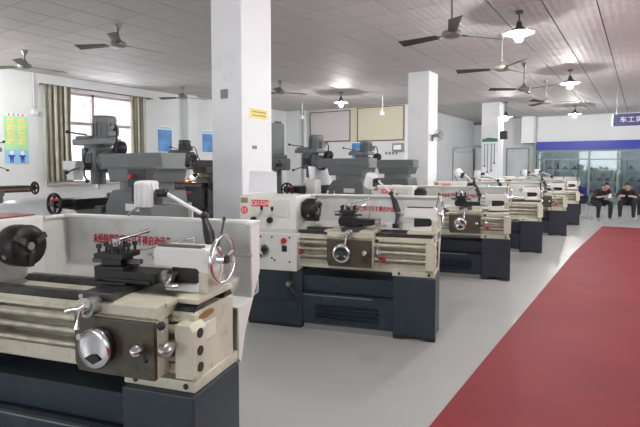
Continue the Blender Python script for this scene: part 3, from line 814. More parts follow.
    for k in range(3):
        a = 2 * PI * k / 3 + 0.5
        part('jaw', ('jaw', k), 'dark_steel', ch, lambda m, a=a: m.hexa(*[[(xx, CY + math.cos(a) * r - math.sin(a) * w, CH + math.sin(a) * r + math.cos(a) * w) for (r, w) in ((0.045, -0.016), (0.115, -0.016), (0.115, 0.016), (0.045, 0.016))] for xx in (-1.29, -1.272)]))
    for k in range(3):
        a = 2 * PI * k / 3 + 1.5
        part('key_socket', ('cks', k), 'steel', ch, lambda m, a=a: m.cyl((-1.36, CY + math.cos(a) * 0.11, CH + math.sin(a) * 0.11), (-1.36, CY + math.cos(a) * 0.119, CH + math.sin(a) * 0.119), 0.014, n=8))
    part('work_bore', 'ckb', 'steel', ch, lambda m: m.cyl((-1.31, CY, CH), (-1.275, CY, CH), 0.022, n=12))
    # --- carriage: apron, saddle, slides, tool post
    sx = (xc, 0, 0)
    ap = part('apron', 'apron', 'cream', t, lambda m: m.prism([(-0.25, 0.66), (-0.27, 0.70), (-0.27, 0.915), (0.20, 0.915), (0.20, 0.66)], 'y', -0.035, 0.045), sx, bevel=0.006)
    part('apron_cover', 'apcov', 'apron_paint', ap, lambda m: m.prism([(-0.25, 0.655), (-0.27, 0.70), (-0.27, 0.912), (0.195, 0.912), (0.195, 0.655)], 'y', -0.058, -0.034), bevel=0.004)
    hw = part('handwheel', 'ahw', 'chrome', ap, lambda m: m.cyl((-0.10, -0.055, 0.79), (-0.10, -0.10, 0.79), 0.03, n=14).revolve([(0.001, -0.005), (0.03, -0.012), (0.07, 0.0), (0.085, -0.012), (0.094, 0.0), (0.085, 0.016), (0.06, 0.010), (0.001, 0.012)], (-0.10, -0.105, 0.79), (0, -1, 0), 28))
    part('crank_handle', 'ahh', 'chrome', hw, lambda m: m.cyl((-0.12, -0.11, 0.86), (-0.12, -0.18, 0.865), 0.011, 0.014, n=10))
    part('dark_cutout_patch', 'ahwc', 'black_paint', hw, lambda m: m.prism([(-0.115, 0.765), (-0.15, 0.745), (-0.10, 0.722), (-0.055, 0.745), (-0.085, 0.768)], 'y', -0.122, -0.120))  # black patch painted for the dark of an opening in the wheel
    part('dial_ring', 'ahdr', 'dark_steel', hw, lambda m: m.cyl((-0.10, -0.055, 0.79), (-0.10, -0.088, 0.79), 0.082, n=26))
    k1 = part('feed_lever', 'afl', 'black_paint', ap, lambda m: m.tube([(0.13, -0.07, 0.80), (0.17, -0.10, 0.79), (0.21, -0.13, 0.775)], 0.009, 8))
    part('knob', 'aflk', 'chrome', k1, lambda m: m.revolve([(0.001, 0.045), (0.018, 0.04), (0.03, 0.018), (0.028, 0), (0.018, -0.015), (0.018, -0.03)], (0.13, -0.085, 0.80), (0, -1, 0), 16))
    k2 = part('half_nut_lever', 'ahn', 'steel', ap, lambda m: m.revolve([(0.001, 0.05), (0.02, 0.045), (0.034, 0.02), (0.03, -0.01), (0.02, -0.04)], (0.26, -0.05, 0.805), (0, -1, 0), 16).tube([(0.26, -0.07, 0.82), (0.255, -0.075, 0.87), (0.25, -0.075, 0.90)], 0.008, 8))
    part('knob', 'ahnk', 'black_paint', k2, lambda m: m.ball((0.25, -0.075, 0.915), 0.02, 10))
    part('stop_cap', 'arc', 'red_plastic', ap, lambda m: m.ball((0.30, 0.03, 0.73), 0.025, 10).cyl((0.25, 0.03, 0.73), (0.30, 0.03, 0.73), 0.012, n=8))
    sd = part('saddle', 'saddle', 'cream', t, lambda m: m.prism([(-0.02, 0.915), (-0.04, 0.93), (-0.04, 0.975), (0.06, 0.99), (0.44, 0.99), (0.46, 0.96), (0.46, 0.967), (-0.0, 0.915)], 'x', -0.27, 0.20).box(-0.32, 0.02, 0.967, 0.215, 0.14, 0.985).box(-0.32, 0.34, 0.967, 0.215, 0.45, 0.985), sx, bevel=0.003)
    cs = part('cross_slide', 'cslide', 'dark_steel', t, lambda m: m.box(-0.10, -0.03, 0.985, 0.08, 0.47, 1.02), (xt + 0.06, 0, 0), bevel=0.004)
    dl = part('feed_dial', 'csd', 'steel', cs, lambda m: m.cyl((-0.01, -0.03, 0.965), (-0.01, -0.10, 0.965), 0.042, 0.045, n=22).cyl((-0.01, -0.10, 0.965), (-0.01, -0.13, 0.965), 0.03, 0.02, n=16))
    part('crank_handle', 'csc', 'chrome', dl, lambda m: m.tube([(-0.10, -0.12, 0.95), (-0.05, -0.125, 0.965), (-0.01, -0.125, 0.97), (0.025, -0.125, 0.99)], [0.014, 0.009, 0.014, 0.016], 10).tube([(-0.01, -0.125, 0.965), (-0.025, -0.13, 0.91), (-0.03, -0.135, 0.88)], [0.012, 0.009, 0.015], 10))
    cp = part('compound_slide', 'comp', 'black_iron', t, lambda m: m.box(-0.10, 0.10, 1.02, 0.10, 0.30, 1.035).box(-0.12, 0.13, 1.035, 0.26, 0.27, 1.085).box(-0.05, 0.12, 1.03, 0.24, 0.28, 1.05), (xt, 0, 0), bevel=0.004)
    ck = part('compound_crank', 'compc', 'steel', cp, lambda m: m.cyl((0.26, 0.20, 1.055), (0.30, 0.20, 1.055), 0.036, 0.04, n=18).cyl((0.30, 0.20, 1.055), (0.32, 0.20, 1.055), 0.02, n=12).tube([(0.315, 0.15, 1.03), (0.315, 0.20, 1.055), (0.315, 0.25, 1.08)], [0.015, 0.009, 0.013], 10))
    part('grip', 'compg', 'chrome', ck, lambda m: m.tube([(0.315, 0.15, 1.03), (0.36, 0.15, 1.03), (0.39, 0.15, 1.035)], [0.008, 0.013, 0.011], 10))
    pst = part('tool_post', 'tpost', 'black_iron', t, lambda m: m.box(-0.065, -0.065, 0, 0.065, 0.065, 0.018).box(-0.045, -0.045, 0.018, 0.045, 0.045, 0.05).box(-0.065, -0.065, 0.05, 0.065, 0.065, 0.075).cyl((0, 0, 0.0), (0, 0, 0.12), 0.014, n=10), (xt - 0.03, 0.20, 1.085), (0, 0, 0.12), bevel=0.003)
    pst.scale = (1.3, 1.2, 1.12)
    for ax in (-1, 0, 1):
        for ay in (-1, 0, 1):
            if ax or ay:
                part('clamp_bolt', 'tbolt', 'black_paint', pst, lambda m: m.cyl((0, 0, 0), (0, 0, 0.022), 0.006, n=6).box(-0.008, -0.008, 0.022, 0.008, 0.008, 0.04), (ax * 0.05, ay * 0.05, 0.075))
    part('clamp_handle', 'tph', 'chrome', pst, lambda m: m.cyl((0, 0, 0.10), (0, 0, 0.135), 0.022, n=14).tube([(0, 0, 0.125), (0.08, -0.02, 0.15), (0.17, -0.03, 0.18)], [0.008, 0.007, 0.010], 8))
    for s_ in (-1, 1):
        part('tool_bit', 'tbit', 'dark_steel', pst, lambda m: m.box(-0.11, -0.01, 0.022, -0.02, 0.012, 0.042), (0, 0, 0), (0, 0, PI * (s_ > 0)))
    # --- tailstock
    tl = (tail, 0, 0)
    ts = part('tailstock', 'tstock', 'white_enamel', t, lambda m: m.prism([(-0.43, 1.105), (-0.43, 1.185), (-0.41, 1.205), (-0.12, 1.205), (-0.10, 1.19), (-0.10, 0.985), (-0.36, 0.985), (-0.36, 1.02), (-0.17, 1.03), (-0.15, 1.05), (-0.15, 1.085), (-0.17, 1.105)], 'y', 0.21, 0.345), tl, bevel=0.010)
    part('base_shoe', 'tshoe', 'cream', ts, lambda m: m.box(-0.38, 0.10, 0.965, -0.09, 0.44, 0.99).box(-0.15, 0.20, 0.985, -0.095, 0.355, 1.09), bevel=0.005)
    part('dark_gap_fill', 'trec', 'black_iron', ts, lambda m: m.box(-0.33, 0.232, 1.01, -0.14, 0.33, 1.115))  # black filler in the hollow, painting its shade
    part('quill', 'tquill', 'steel', ts, lambda m: m.cyl((-0.43, 0.278, 1.148), (-0.47, 0.278, 1.148), 0.028, n=16).cyl((-0.47, 0.278, 1.148), (-0.53, 0.278, 1.148), 0.012, 0.001, n=12))
    wh = part('handwheel', 'twheel', 'chrome', ts, lambda m: m.ring((-0.055, 0.278, 1.148), (1, 0, 0), 0.115, 0.011, 32, 8).cyl((-0.10, 0.278, 1.148), (-0.035, 0.278, 1.148), 0.026, n=14))
    for k in range(3):
        a = 2 * PI * k / 3 + 0.2
        part('spoke', ('twsp', k), 'chrome', wh, lambda m, a=a: m.cyl((-0.055, 0.278, 1.148), (-0.055, 0.278 + 0.112 * math.cos(a), 1.148 + 0.112 * math.sin(a)), 0.010, 0.008, n=8))
    part('hub_cap', 'twhub', 'black_paint', wh, lambda m: m.cyl((-0.035, 0.278, 1.148), (-0.025, 0.278, 1.148), 0.02, n=14))
    part('crank_grip', 'twg', 'steel', wh, lambda m: m.tube([(-0.05, 0.278 + 0.115, 1.148), (0.0, 0.278 + 0.115, 1.15), (0.05, 0.278 + 0.115, 1.15)], [0.007, 0.011, 0.010], 10))
    lk = part('lock_lever', 'tlock', 'dark_steel', ts, lambda m: m.tube([(-0.12, 0.33, 1.19), (-0.105, 0.36, 1.28), (-0.10, 0.37, 1.33)], 0.006, 8).ball((-0.10, 0.37, 1.335), 0.012, 8).box(-0.40, 0.215, 1.203, -0.14, 0.25, 1.215))
    # --- splash guard
    def guard(m):
        yb = 0.70
        m.box(-1.476, yb, 0.88, -0.02, yb + 0.012, 1.285)
        m.hexa([(-1.476, yb, 0.88), (-0.02, yb, 0.88), (-0.02, yb + 0.012, 0.88), (-1.476, yb + 0.012, 0.88)][::-1],
               [(-1.476, 0.45, 0.86), (-0.02, 0.45, 0.86), (-0.02, 0.45, 0.85), (-1.476, 0.45, 0.85)][::-1])
        m.box(-1.476, 0.505, 0.86, -1.464, yb, 1.285)
        m.prism([(0.70, 1.0), (0.712, 1.0), (0.53, 0.72), (0.475, 0.565), (0.463, 0.565), (0.515, 0.72)], 'x', -1.476, -0.02)
    gd_ = part('splash_guard', 'guard', 'guard_paint', t, guard, bevel=0.002)
    part('side_cheek', 'gcheek', 'white_enamel', gd_, lambda m: m.prism([(0.71, 1.285), (0.60, 1.285), (0.61, 0.87), (0.45, 0.862), (0.45, 0.585), (0.463, 0.565), (0.475, 0.565), (0.525, 0.72), (0.71, 1.0)], 'x', -0.022, -0.010), bevel=0.003)
    part('top_rim', 'grim', 'white_enamel', gd_, lambda m: m.box(-1.486, 0.655, 1.275, -0.008, 0.722, 1.293).box(-1.49, 0.505, 1.275, -1.445, 0.70, 1.293).box(-0.05, 0.60, 1.272, -0.008, 0.70, 1.290), bevel=0.004)
    wl_ = text_part('warning_lettering', 'warn', WARN, 0.062, 'red_letter', gd_, (wx, 0.6985, 1.137), (math.radians(90), 0, 0), 1.0, 0.0016)
    wl_.scale = (0.72, 1, 1)
    # --- work lamp on the saddle
    lx, ly, lz = lamp
    lp_ = part('work_lamp', 'wlamp', 'black_paint', t, lambda m: m.cyl((0.10, 0.44, 0.98), (0.10, 0.44, 1.02), 0.035, n=14).tube([(0.10, 0.44, 1.0), (0.11, 0.48, 1.07), (0.115, 0.52, 1.13), (0.07, 0.55, 1.23), (0.025, 0.58, 1.31)], [0.014, 0.018, 0.032, 0.032, 0.018], 12).ball((0.025, 0.58, 1.32), 0.026, 10), (xc + lx, ly, lz))
    pv = Vector((0.02, 0.585, 0))
    RZ = Matrix.Rotation(swing, 3, 'Z')
    off = pv - RZ @ pv
    part('arm', 'wlarm', 'lamp_white', lp_, lambda m: m.tube([(0.02, 0.585, 1.325), (-0.12, 0.60, 1.38), (-0.26, 0.60, 1.445)], 0.011, 10), off, (0, 0, swing))
    part('swivel', 'wlswv', 'black_paint', lp_, lambda m: m.ball((-0.265, 0.60, 1.445), 0.028, 10).cyl((-0.27, 0.60, 1.445), (-0.325, 0.60, 1.445), 0.022, n=14).box(-0.322, 0.575, 1.375, -0.302, 0.625, 1.46), off, (0, 0, swing))
    def shade(m):
        n = 64
        prof = ((0.055, -0.075), (0.072, -0.07), (0.074, -0.02), (0.071, 0.06), (0.064, 0.07))
        vs, fs = [], []
        for (R, h) in prof:
            for i in range(n):
                a = 2 * PI * i / n
                r = R * (1 if i % 4 < 2 else 0.92)
                vs.append((r * math.cos(a), r * math.sin(a), h))
        for k in range(len(prof) - 1):
            for i in range(n):
                fs.append((k * n + i, k * n + (i + 1) % n, (k + 1) * n + (i + 1) % n, (k + 1) * n + i))
        fs.append(list(range(n))[::-1])
        fs.append(list(range(n * (len(prof) - 1), n * len(prof))))
        m._add(vs, fs)
    part('shade', 'wlshade', 'lamp_white', lp_, shade, loc=RZ @ Vector((-0.40, 0.60, 1.44)) + off, rot=(0.08, tilt, swing))
    part('yoke', 'wlyoke', 'black_paint', lp_, lambda m: m.box(-0.088, -0.03, -0.05, -0.078, 0.03, 0.05), loc=RZ @ Vector((-0.40, 0.60, 1.44)) + off, rot=(0.08, tilt, swing))
    part('coolant_hose', 'hose', 'chrome', t, lambda m: m.tube([(0.04, 0.50, 1.0), (0.05, 0.55, 1.12), (0.02, 0.56, 1.20), (-0.08, 0.50, 1.175), (-0.20, 0.40, 1.15), (-0.30, 0.32, 1.13)], [0.008, 0.008, 0.008, 0.007, 0.006, 0.005], 8), (xc - 0.02, 0, 0))
    if not swing: part('lamp_cable', 'lcable', 'grey_box', t, lambda m: m.tube([(0.03, 0.60, 1.22), (0.01, 0.62, 1.30), (-0.08, 0.64, 1.355), (-0.22, 0.65, 1.375), (-0.38, 0.66, 1.375), (-0.52, 0.67, 1.35), (-0.60, 0.68, 1.31), (-0.62, 0.685, 1.28)], 0.009, 8), (xc + lx, ly, lz))
    return t

lathes = [
    (-1.631, 1.504, '', -0.365, -0.57, 'navy', '12', 0.05, (0.035, 0, 0), -0.94, 0.05, 0.0, True),
    (-1.535, 4.30, '', -0.81, -0.896, 'navy', '11', 0.085, (0.24, 0, 0), -0.80, 0.5, -0.75),
    (-1.51, 7.22, '', -0.62, -0.70, 'navy_dark', '10', 0.06, (0.05, 0, 0.03), -0.8, -0.8, -0.9),
    (-1.51, 9.87, '', -0.95, -1.0, 'navy_dark', '9', 0.06, (0.1, 0, 0)),
    (-1.42, 12.6, '', -0.55, -0.62, 'navy_dark', '8', 0.06, (0, 0, 0)),
    (-1.40, 15.1, '', -0.72, -0.75, 'navy_dark', '7', 0.06, (0, 0, 0)),
]
lathe_labels = [
    'lathe with a dull red mat on its headstock and an upright ribbed white lamp',
    'cream lathe on blue-grey pedestals with red badge 11 and white papers on top',
    'cream lathe on dark navy pedestals, next behind the one with badge 11',
    'cream lathe on near-black pedestals, third from the seated people',
    'cream lathe on near-black pedestals, second from the seated people',
    'cream lathe on near-black pedestals, closest to the seated people',
]
for (a, lab) in zip(lathes, lathe_labels):
    make_lathe(a[0], a[1], lab, a[3], a[4], a[5], a[6] if a[6] == '11' else None, a[7], a[8], *a[9:])

# white instruction sheet leaning on the second lathe's headstock
ps = thing('instruction_sheet', 'white instruction sheet on a stand leaning on the headstock by the column', 'paper', (-3.45, 4.15, 1.312), math.radians(14.7))
part('sheet', 'psheet', 'paper', ps, lambda m: m.hexa([(-0.13, 0.0, 0.02), (0.20, 0.0, 0.0), (0.14, 0.14, 0.225), (-0.18, 0.14, 0.235)], [(-0.13, 0.006, 0.018), (0.20, 0.006, -0.002), (0.14, 0.146, 0.223), (-0.18, 0.146, 0.233)]))
part('prop', 'pprop', 'stool_metal', ps, lambda m: m.tube([(-0.1, 0.14, 0.20), (-0.1, 0.22, 0.0)], 0.004, 6).tube([(0.1, 0.14, 0.20), (0.1, 0.22, 0.0)], 0.004, 6))

# ================================================================== MILLING MACHINES
def make_mill(x, y, rz, label, glow=False, guard=False, body='mill_grey', shift=0.0, readout=False):
    t = thing('milling_machine', label, 'milling machine', (x, y, 0), rz, 'turret milling machines')
    t.scale = (1.13, 1.08, 1)
    part('base', 'mbase', body, t, lambda m: m.box(-0.95, -0.38, 0, 0.45, 0.38, 0.14).box(-0.40, -0.32, 0.14, 0.45, 0.32, 0.22), bevel=0.015)
    cl = part('column', 'mcol', body, t, lambda m: m.prism([(-0.32, 0.14), (0.34, 0.14), (0.34, 0.9), (0.28, 1.36), (-0.22, 1.36), (-0.32, 1.2)], 'y', -0.24, 0.20), bevel=0.02)
    part('name_plate', 'mnp', 'guard_paint', cl, lambda m: m.box(-0.02, -0.246, 1.16, 0.16, -0.239, 1.23), bevel=0.002)
    part('door', 'mdoor', 'mill_grey_light', cl, lambda m: m.box(-0.12, -0.252, 0.35, 0.30, -0.238, 0.95), bevel=0.005)
    part('dovetail', 'mdove', 'dark_steel', cl, lambda m: m.box(-0.36, -0.12, 0.25, -0.31, 0.12, 1.25))
    light = 'mill_grey_light' if body == 'mill_grey' else body
    UP = (0, shift, 0.15)
    KU = (0, 0, 0.15)
    kn = part('knee', 'mknee', body, t, lambda m: m.prism([(-0.86, 0.82), (-0.86, 0.96), (-0.36, 0.96), (-0.36, 0.52), (-0.55, 0.55)], 'y', -0.19, 0.19), loc=KU, bevel=0.012)
    part('lift_crank', 'mlift', 'steel', kn, lambda m: m.cyl((-0.86, 0.08, 0.88), (-0.96, 0.08, 0.88), 0.025, n=12).tube([(-0.95, 0.08, 0.88), (-0.96, 0.2, 0.82)], 0.010, 8).cyl((-0.96, 0.2, 0.82), (-1.05, 0.2, 0.82), 0.013, n=8))
    part('lift_screw', 'mscrew', 'dark_steel', t, lambda m: m.cyl((-0.6, 0, 0.14), (-0.6, 0, 0.75), 0.04, n=14))
    sdl = part('saddle', 'msad', body, t, lambda m: m.box(-0.88, -0.20, 0.955, -0.45, 0.20, 1.03), KU, bevel=0.008)
    tb_ = part('table', 'mtab', 'black_iron', t, lambda m: m.box(-0.84, -0.64, 1.00, -0.54, 0.64, 1.075).box(-0.84, -0.64, 1.075, -0.775, 0.64, 1.11).box(-0.755, -0.64, 1.075, -0.70, 0.64, 1.11).box(-0.68, -0.64, 1.075, -0.625, 0.64, 1.11).box(-0.605, -0.64, 1.075, -0.54, 0.64, 1.11), UP, bevel=0.003)
    part('table_front', 'mtabf', 'rust_steel', tb_, lambda m: m.box(-0.85, -0.60, 1.04, -0.84, 0.60, 1.06))
    for s_ in (-1, 1):
        hw = part('handwheel', 'mhw', 'black_iron', tb_, lambda m: m.cyl((-0.69, 0.64, 1.06), (-0.69, 0.74, 1.06), 0.045, n=16).ring((-0.69, 0.76, 1.06), (0, 1, 0), 0.105, 0.016, 26, 8).cyl((-0.69, 0.74, 1.06), (-0.69, 0.78, 1.06), 0.03, n=12).box(-0.79, 0.752, 1.045, -0.59, 0.768, 1.075).box(-0.705, 0.752, 0.96, -0.675, 0.768, 1.16), rot=(0, 0, 0), loc=(0, 0, 0)) if s_ > 0 else \
             part('handwheel', 'mhw2', 'black_iron', tb_, lambda m: m.cyl((-0.69, -0.64, 1.06), (-0.69, -0.74, 1.06), 0.045, n=16).ring((-0.69, -0.76, 1.06), (0, 1, 0), 0.105, 0.016, 26, 8).cyl((-0.69, -0.74, 1.06), (-0.69, -0.78, 1.06), 0.03, n=12).box(-0.79, -0.768, 1.045, -0.59, -0.752, 1.075).box(-0.705, -0.768, 0.96, -0.675, -0.752, 1.16))
        part('grip', ('mgrip', s_), 'red_plastic', hw, lambda m, s_=s_: m.cyl((-0.60, 0.77 * s_, 1.11), (-0.60, 0.85 * s_, 1.11), 0.013, n=8))
    vs = part('vice', 'mvice', 'rust_steel', t, lambda m: m.box(-0.80, -0.12, 1.11, -0.58, 0.26, 1.15).box(-0.79, -0.02, 1.15, -0.59, 0.06, 1.18).box(-0.79, 0.16, 1.15, -0.59, 0.26, 1.18).cyl((-0.69, -0.12, 1.13), (-0.69, -0.20, 1.13), 0.018, n=10), UP, bevel=0.004)
    tu = part('turret', 'mtur', body, t, lambda m: m.cyl((-0.02, 0, 1.36), (-0.02, 0, 1.44), 0.24, n=28).prism([(-0.30, 1.44), (-0.34, 1.58), (0.30, 1.58), (0.26, 1.44)], 'y', -0.20, 0.20), bevel=0.008)
    rm = part('ram', 'mram', light, t, lambda m: m.prism([(-0.17, 1.57), (-0.13, 1.60), (-0.15, 1.73), (0.15, 1.73), (0.13, 1.60), (0.17, 1.57)], 'x', -0.52, 0.34), bevel=0.010)
    part('knuckle', 'mkn', body, rm, lambda m: m.cyl((-0.52, 0, 1.655), (-0.60, 0, 1.655), 0.13, n=24).cyl((-0.60, 0, 1.655), (-0.64, 0, 1.655), 0.11, n=24))
    hd = part('head', 'mhead', body, t, lambda m: m.box(-0.86, -0.12, 1.55, -0.62, 0.12, 1.80).cyl((-0.76, 0, 1.40), (-0.76, 0, 1.55), 0.075, n=20).cyl((-0.76, 0, 1.80), (-0.76, 0, 1.84), 0.13, n=20), bevel=0.012)
    part('speed_plate', 'mspl', 'black_paint', hd, lambda m: m.box(-0.82, -0.126, 1.62, -0.68, -0.118, 1.74))
    part('belt_housing', 'mbelt', light, t, lambda m: m.box(-0.98, -0.14, 1.83, -0.56, 0.14, 1.90).box(-0.96, -0.12, 1.90, -0.74, 0.12, 1.935), bevel=0.015)
    mo = part('motor', 'mmot', light, t, lambda m: m.cyl((-0.67, 0.02, 1.90), (-0.67, 0.02, 2.10), 0.105, n=24).revolve([(0.115, 2.08), (0.118, 2.12), (0.10, 2.15), (0.001, 2.155)], (-0.67, 0.02, 0), n=24).box(-0.56, -0.04, 1.93, -0.52, 0.08, 2.03))
    for k in range(14):
        a = 2 * PI * k / 14
        part('cooling_fin', ('mfin', k), body, mo, lambda m, a=a: m.hexa(*[[(-0.67 + math.cos(a) * r - math.sin(a) * w, 0.02 + math.sin(a) * r + math.cos(a) * w, z) for (r, w) in ((0.10, -0.006), (0.118, -0.006), (0.118, 0.006), (0.10, 0.006))] for z in (1.92, 2.07)]))
    part('quill', 'mq', 'steel', hd, lambda m: m.cyl((-0.76, 0, 1.38), (-0.76, 0, 1.41), 0.045, n=16).cyl((-0.76, 0, 1.36), (-0.76, 0, 1.38), 0.028, n=14).cyl((-0.76, 0, 1.335), (-0.76, 0, 1.36), 0.012, n=10))
    qf = part('quill_feed_lever', 'mqf', 'dark_steel', hd, lambda m: m.cyl((-0.72, -0.12, 1.60), (-0.72, -0.20, 1.60), 0.035, n=14).tube([(-0.72, -0.18, 1.60), (-0.85, -0.22, 1.56), (-0.94, -0.22, 1.53)], 0.009, 8).tube([(-0.72, -0.18, 1.60), (-0.66, -0.22, 1.70), (-0.62, -0.22, 1.76)], 0.009, 8).tube([(-0.72, -0.18, 1.60), (-0.66, -0.22, 1.50), (-0.62, -0.22, 1.45)], 0.009, 8))
    for q, p in enumerate(((-0.95, -0.22, 1.53), (-0.615, -0.22, 1.77), (-0.615, -0.22, 1.44))):
        part('knob', ('mqk', q), 'black_paint', qf, lambda m, p=p: m.ball(p, 0.022, 10))
    bl = part('brake_lever', 'mbl', 'dark_steel', t, lambda m: m.tube([(-0.86, -0.05, 1.95), (-0.98, -0.08, 1.965), (-1.10, -0.10, 1.985)], 0.009, 8))
    part('knob', 'mblk', 'black_paint', bl, lambda m: m.ball((-1.11, -0.10, 1.99), 0.022, 10))
    part('cable', 'mcab', 'black_paint', t, lambda m: m.tube([(-0.53, 0.02, 1.98), (-0.46, 0.0, 2.02), (-0.42, -0.02, 1.95), (-0.40, -0.05, 1.80), (-0.36, -0.10, 1.68)], 0.010, 8))
    part('clutch_disc', 'mcd', 'black_paint', t, lambda m: m.revolve([(0.001, -0.08), (0.05, -0.08), (0.078, -0.06), (0.08, 0), (0.07, 0.01), (0.001, 0.01)], (-0.44, 0.06, 1.79), (0.2, 1, 0), 18))
    cb = part('control_box', 'mcb', 'guard_paint', t, lambda m: m.box(-0.55, -0.48, 1.10, -0.38, -0.30, 1.38).box(-0.50, -0.32, 1.2, -0.42, -0.25, 1.25), (1.0 if guard else 0.0, 0, 0) if False else (0, 0, 0), bevel=0.008) if guard else None
    if readout:
        pb = part('dark_opening_box', 'mpb', 'black_paint', t, lambda m: m.box(0.06, -0.28, 1.40, 0.30, -0.195, 1.57).box(0.14, -0.25, 1.30, 0.22, -0.23, 1.42), bevel=0.006)  # black box standing in for the dark of an opening under the ram
        part('button', 'mpbb', 'red_plastic', pb, lambda m: m.cyl((0.12, -0.28, 1.50), (0.12, -0.31, 1.50), 0.022, n=12))
    if readout:
        ro = part('readout', 'mro', 'guard_paint', t, lambda m: m.box(-1.22, -0.10, 1.56, -1.0, 0.10, 1.66).box(-1.20, -0.06, 1.44, -1.10, 0.06, 1.56), bevel=0.006)
        part('arm', 'mroa', 'guard_paint', ro, lambda m: m.box(-1.0, -0.02, 1.58, -0.84, 0.02, 1.62))
    if glow:
        wl = part('machine_lamp', 'mlamp', 'black_paint', t, lambda m: m.tube([(-0.50, -0.28, 1.0), (-0.52, -0.32, 1.25), (-0.62, -0.26, 1.42)], 0.010, 8).cyl((-0.62, -0.26, 1.44), (-0.66, -0.20, 1.38), 0.02, 0.05, n=14))
        part('bulb', 'mlbulb', 'machine_glow_lamp', wl, lambda m: m.ball((-0.675, -0.19, 1.37), 0.036, 10))
    return t
make_mill(-4.26, 3.36, 0, 'grey turret milling machine standing before the curtained window', shift=0.25, readout=True)
make_mill(-8.22, 8.2, PI / 2, 'dark turret milling machine with glowing lamp between the blue posters', glow=True, body='mill_dark')
make_mill(-4.15, 7.46, 0, 'grey turret milling machine standing below the blank white board', guard=True)
make_mill(-4.24, 9.56, 0, 'grey turret milling machine before the blue poster under the boards')
make_mill(-9.90, 3.92, PI, 'milling machine below the green poster, its dark table end with handwheel showing')

# pale chip guards
def chip_guard(x, y, label):
    o = obj('chip_guard', CACHE.setdefault('chipg', MB().hexa([(0, -0.35, 0), (0, 0.35, 0), (0.02, 0.35, 0), (0.02, -0.35, 0)], [(-0.05, -0.35, 0.34), (-0.05, 0.30, 0.30), (-0.03, 0.30, 0.30), (-0.03, -0.35, 0.34)]).box(-0.06, -0.35, 0.0, 0.02, 0.35, 0.015).mesh('chip_guard', 0.004)), 'paper', None, (x, y, 1.26))
    tag(o, label, 'chip guard')
chip_guard(-4.785, 7.46, 'white chip guard plate standing on the table of a milling machine')

# column drilling machine half hidden behind the first column
dr = thing('drilling_machine', 'grey column drilling machine half hidden behind the white column', 'drill', (-5.70, 7.3, 0))
part('base', 'drb', 'mill_grey', dr, lambda m: m.box(-0.3, -0.45, 0, 0.3, 0.3, 0.10), bevel=0.012)
part('pillar', 'drp', 'mill_grey_light', dr, lambda m: m.cyl((0, 0.1, 0.1), (0, 0.1, 2.42), 0.07, n=20))
part('head', 'drh', 'mill_grey', dr, lambda m: m.box(-0.16, -0.40, 1.52, 0.20, 0.22, 1.74).box(-0.12, -0.38, 1.74, 0.16, 0.18, 1.80), bevel=0.02)
part('belt_cover', 'drbc', 'mill_grey_light', dr, lambda m: m.box(-0.14, -0.42, 1.80, 0.08, 0.20, 2.38), bevel=0.02)
part('spindle', 'drs', 'steel', dr, lambda m: m.cyl((0, -0.28, 1.20), (0, -0.28, 1.52), 0.035, n=14).cyl((0, -0.28, 1.08), (0, -0.28, 1.20), 0.022, 0.012, n=12))
part('feed_handle', 'drf', 'dark_steel', dr, lambda m: m.cyl((0.20, -0.2, 1.62), (0.30, -0.2, 1.62), 0.03, n=12).tube([(0.29, -0.2, 1.62), (0.32, -0.28, 1.70)], 0.01, 6).tube([(0.29, -0.2, 1.62), (0.32, -0.10, 1.62)], 0.01, 6).tube([(0.29, -0.2, 1.62), (0.32, -0.26, 1.52)], 0.01, 6))
part('work_table', 'drt', 'black_iron', dr, lambda m: m.box(-0.25, -0.45, 0.92, 0.25, 0.0, 0.97).box(-0.06, -0.05, 0.86, 0.06, 0.2, 0.96), bevel=0.008)

# pale curved tub behind the first lathe's headstock
tubm = MB()
tubm.revolve([(0.001, 0.0), (0.22, 0.0), (0.32, 0.05), (0.41, 0.22), (0.43, 0.23), (0.42, 0.215), (0.31, 0.045), (0.21, 0.012), (0.001, 0.012)], (0, 0, 0), n=36)
st = thing('work_stand', 'dark steel stand carrying the pale upturned tub', 'stand', (-5.98, 3.05, 0))
part('top', 'wst', 'grey_box', st, lambda m: m.box(-0.42, -0.42, 0.94, 0.42, 0.42, 0.98), bevel=0.005)
for sx_ in (-1, 1):
    for sy_ in (-1, 1):
        part('leg', 'wsl', 'grey_box', st, lambda m: m.box(-0.025, -0.025, 0, 0.025, 0.025, 0.94), (0.37 * sx_, 0.37 * sy_, 0))
tag(obj('plastic_tub', tubm.mesh('plastic_tub'), 'basin', None, (-5.98, 3.05, 1.21), (PI, 0, 0)), 'pale upturned plastic tub behind the nearest headstock', 'tub')

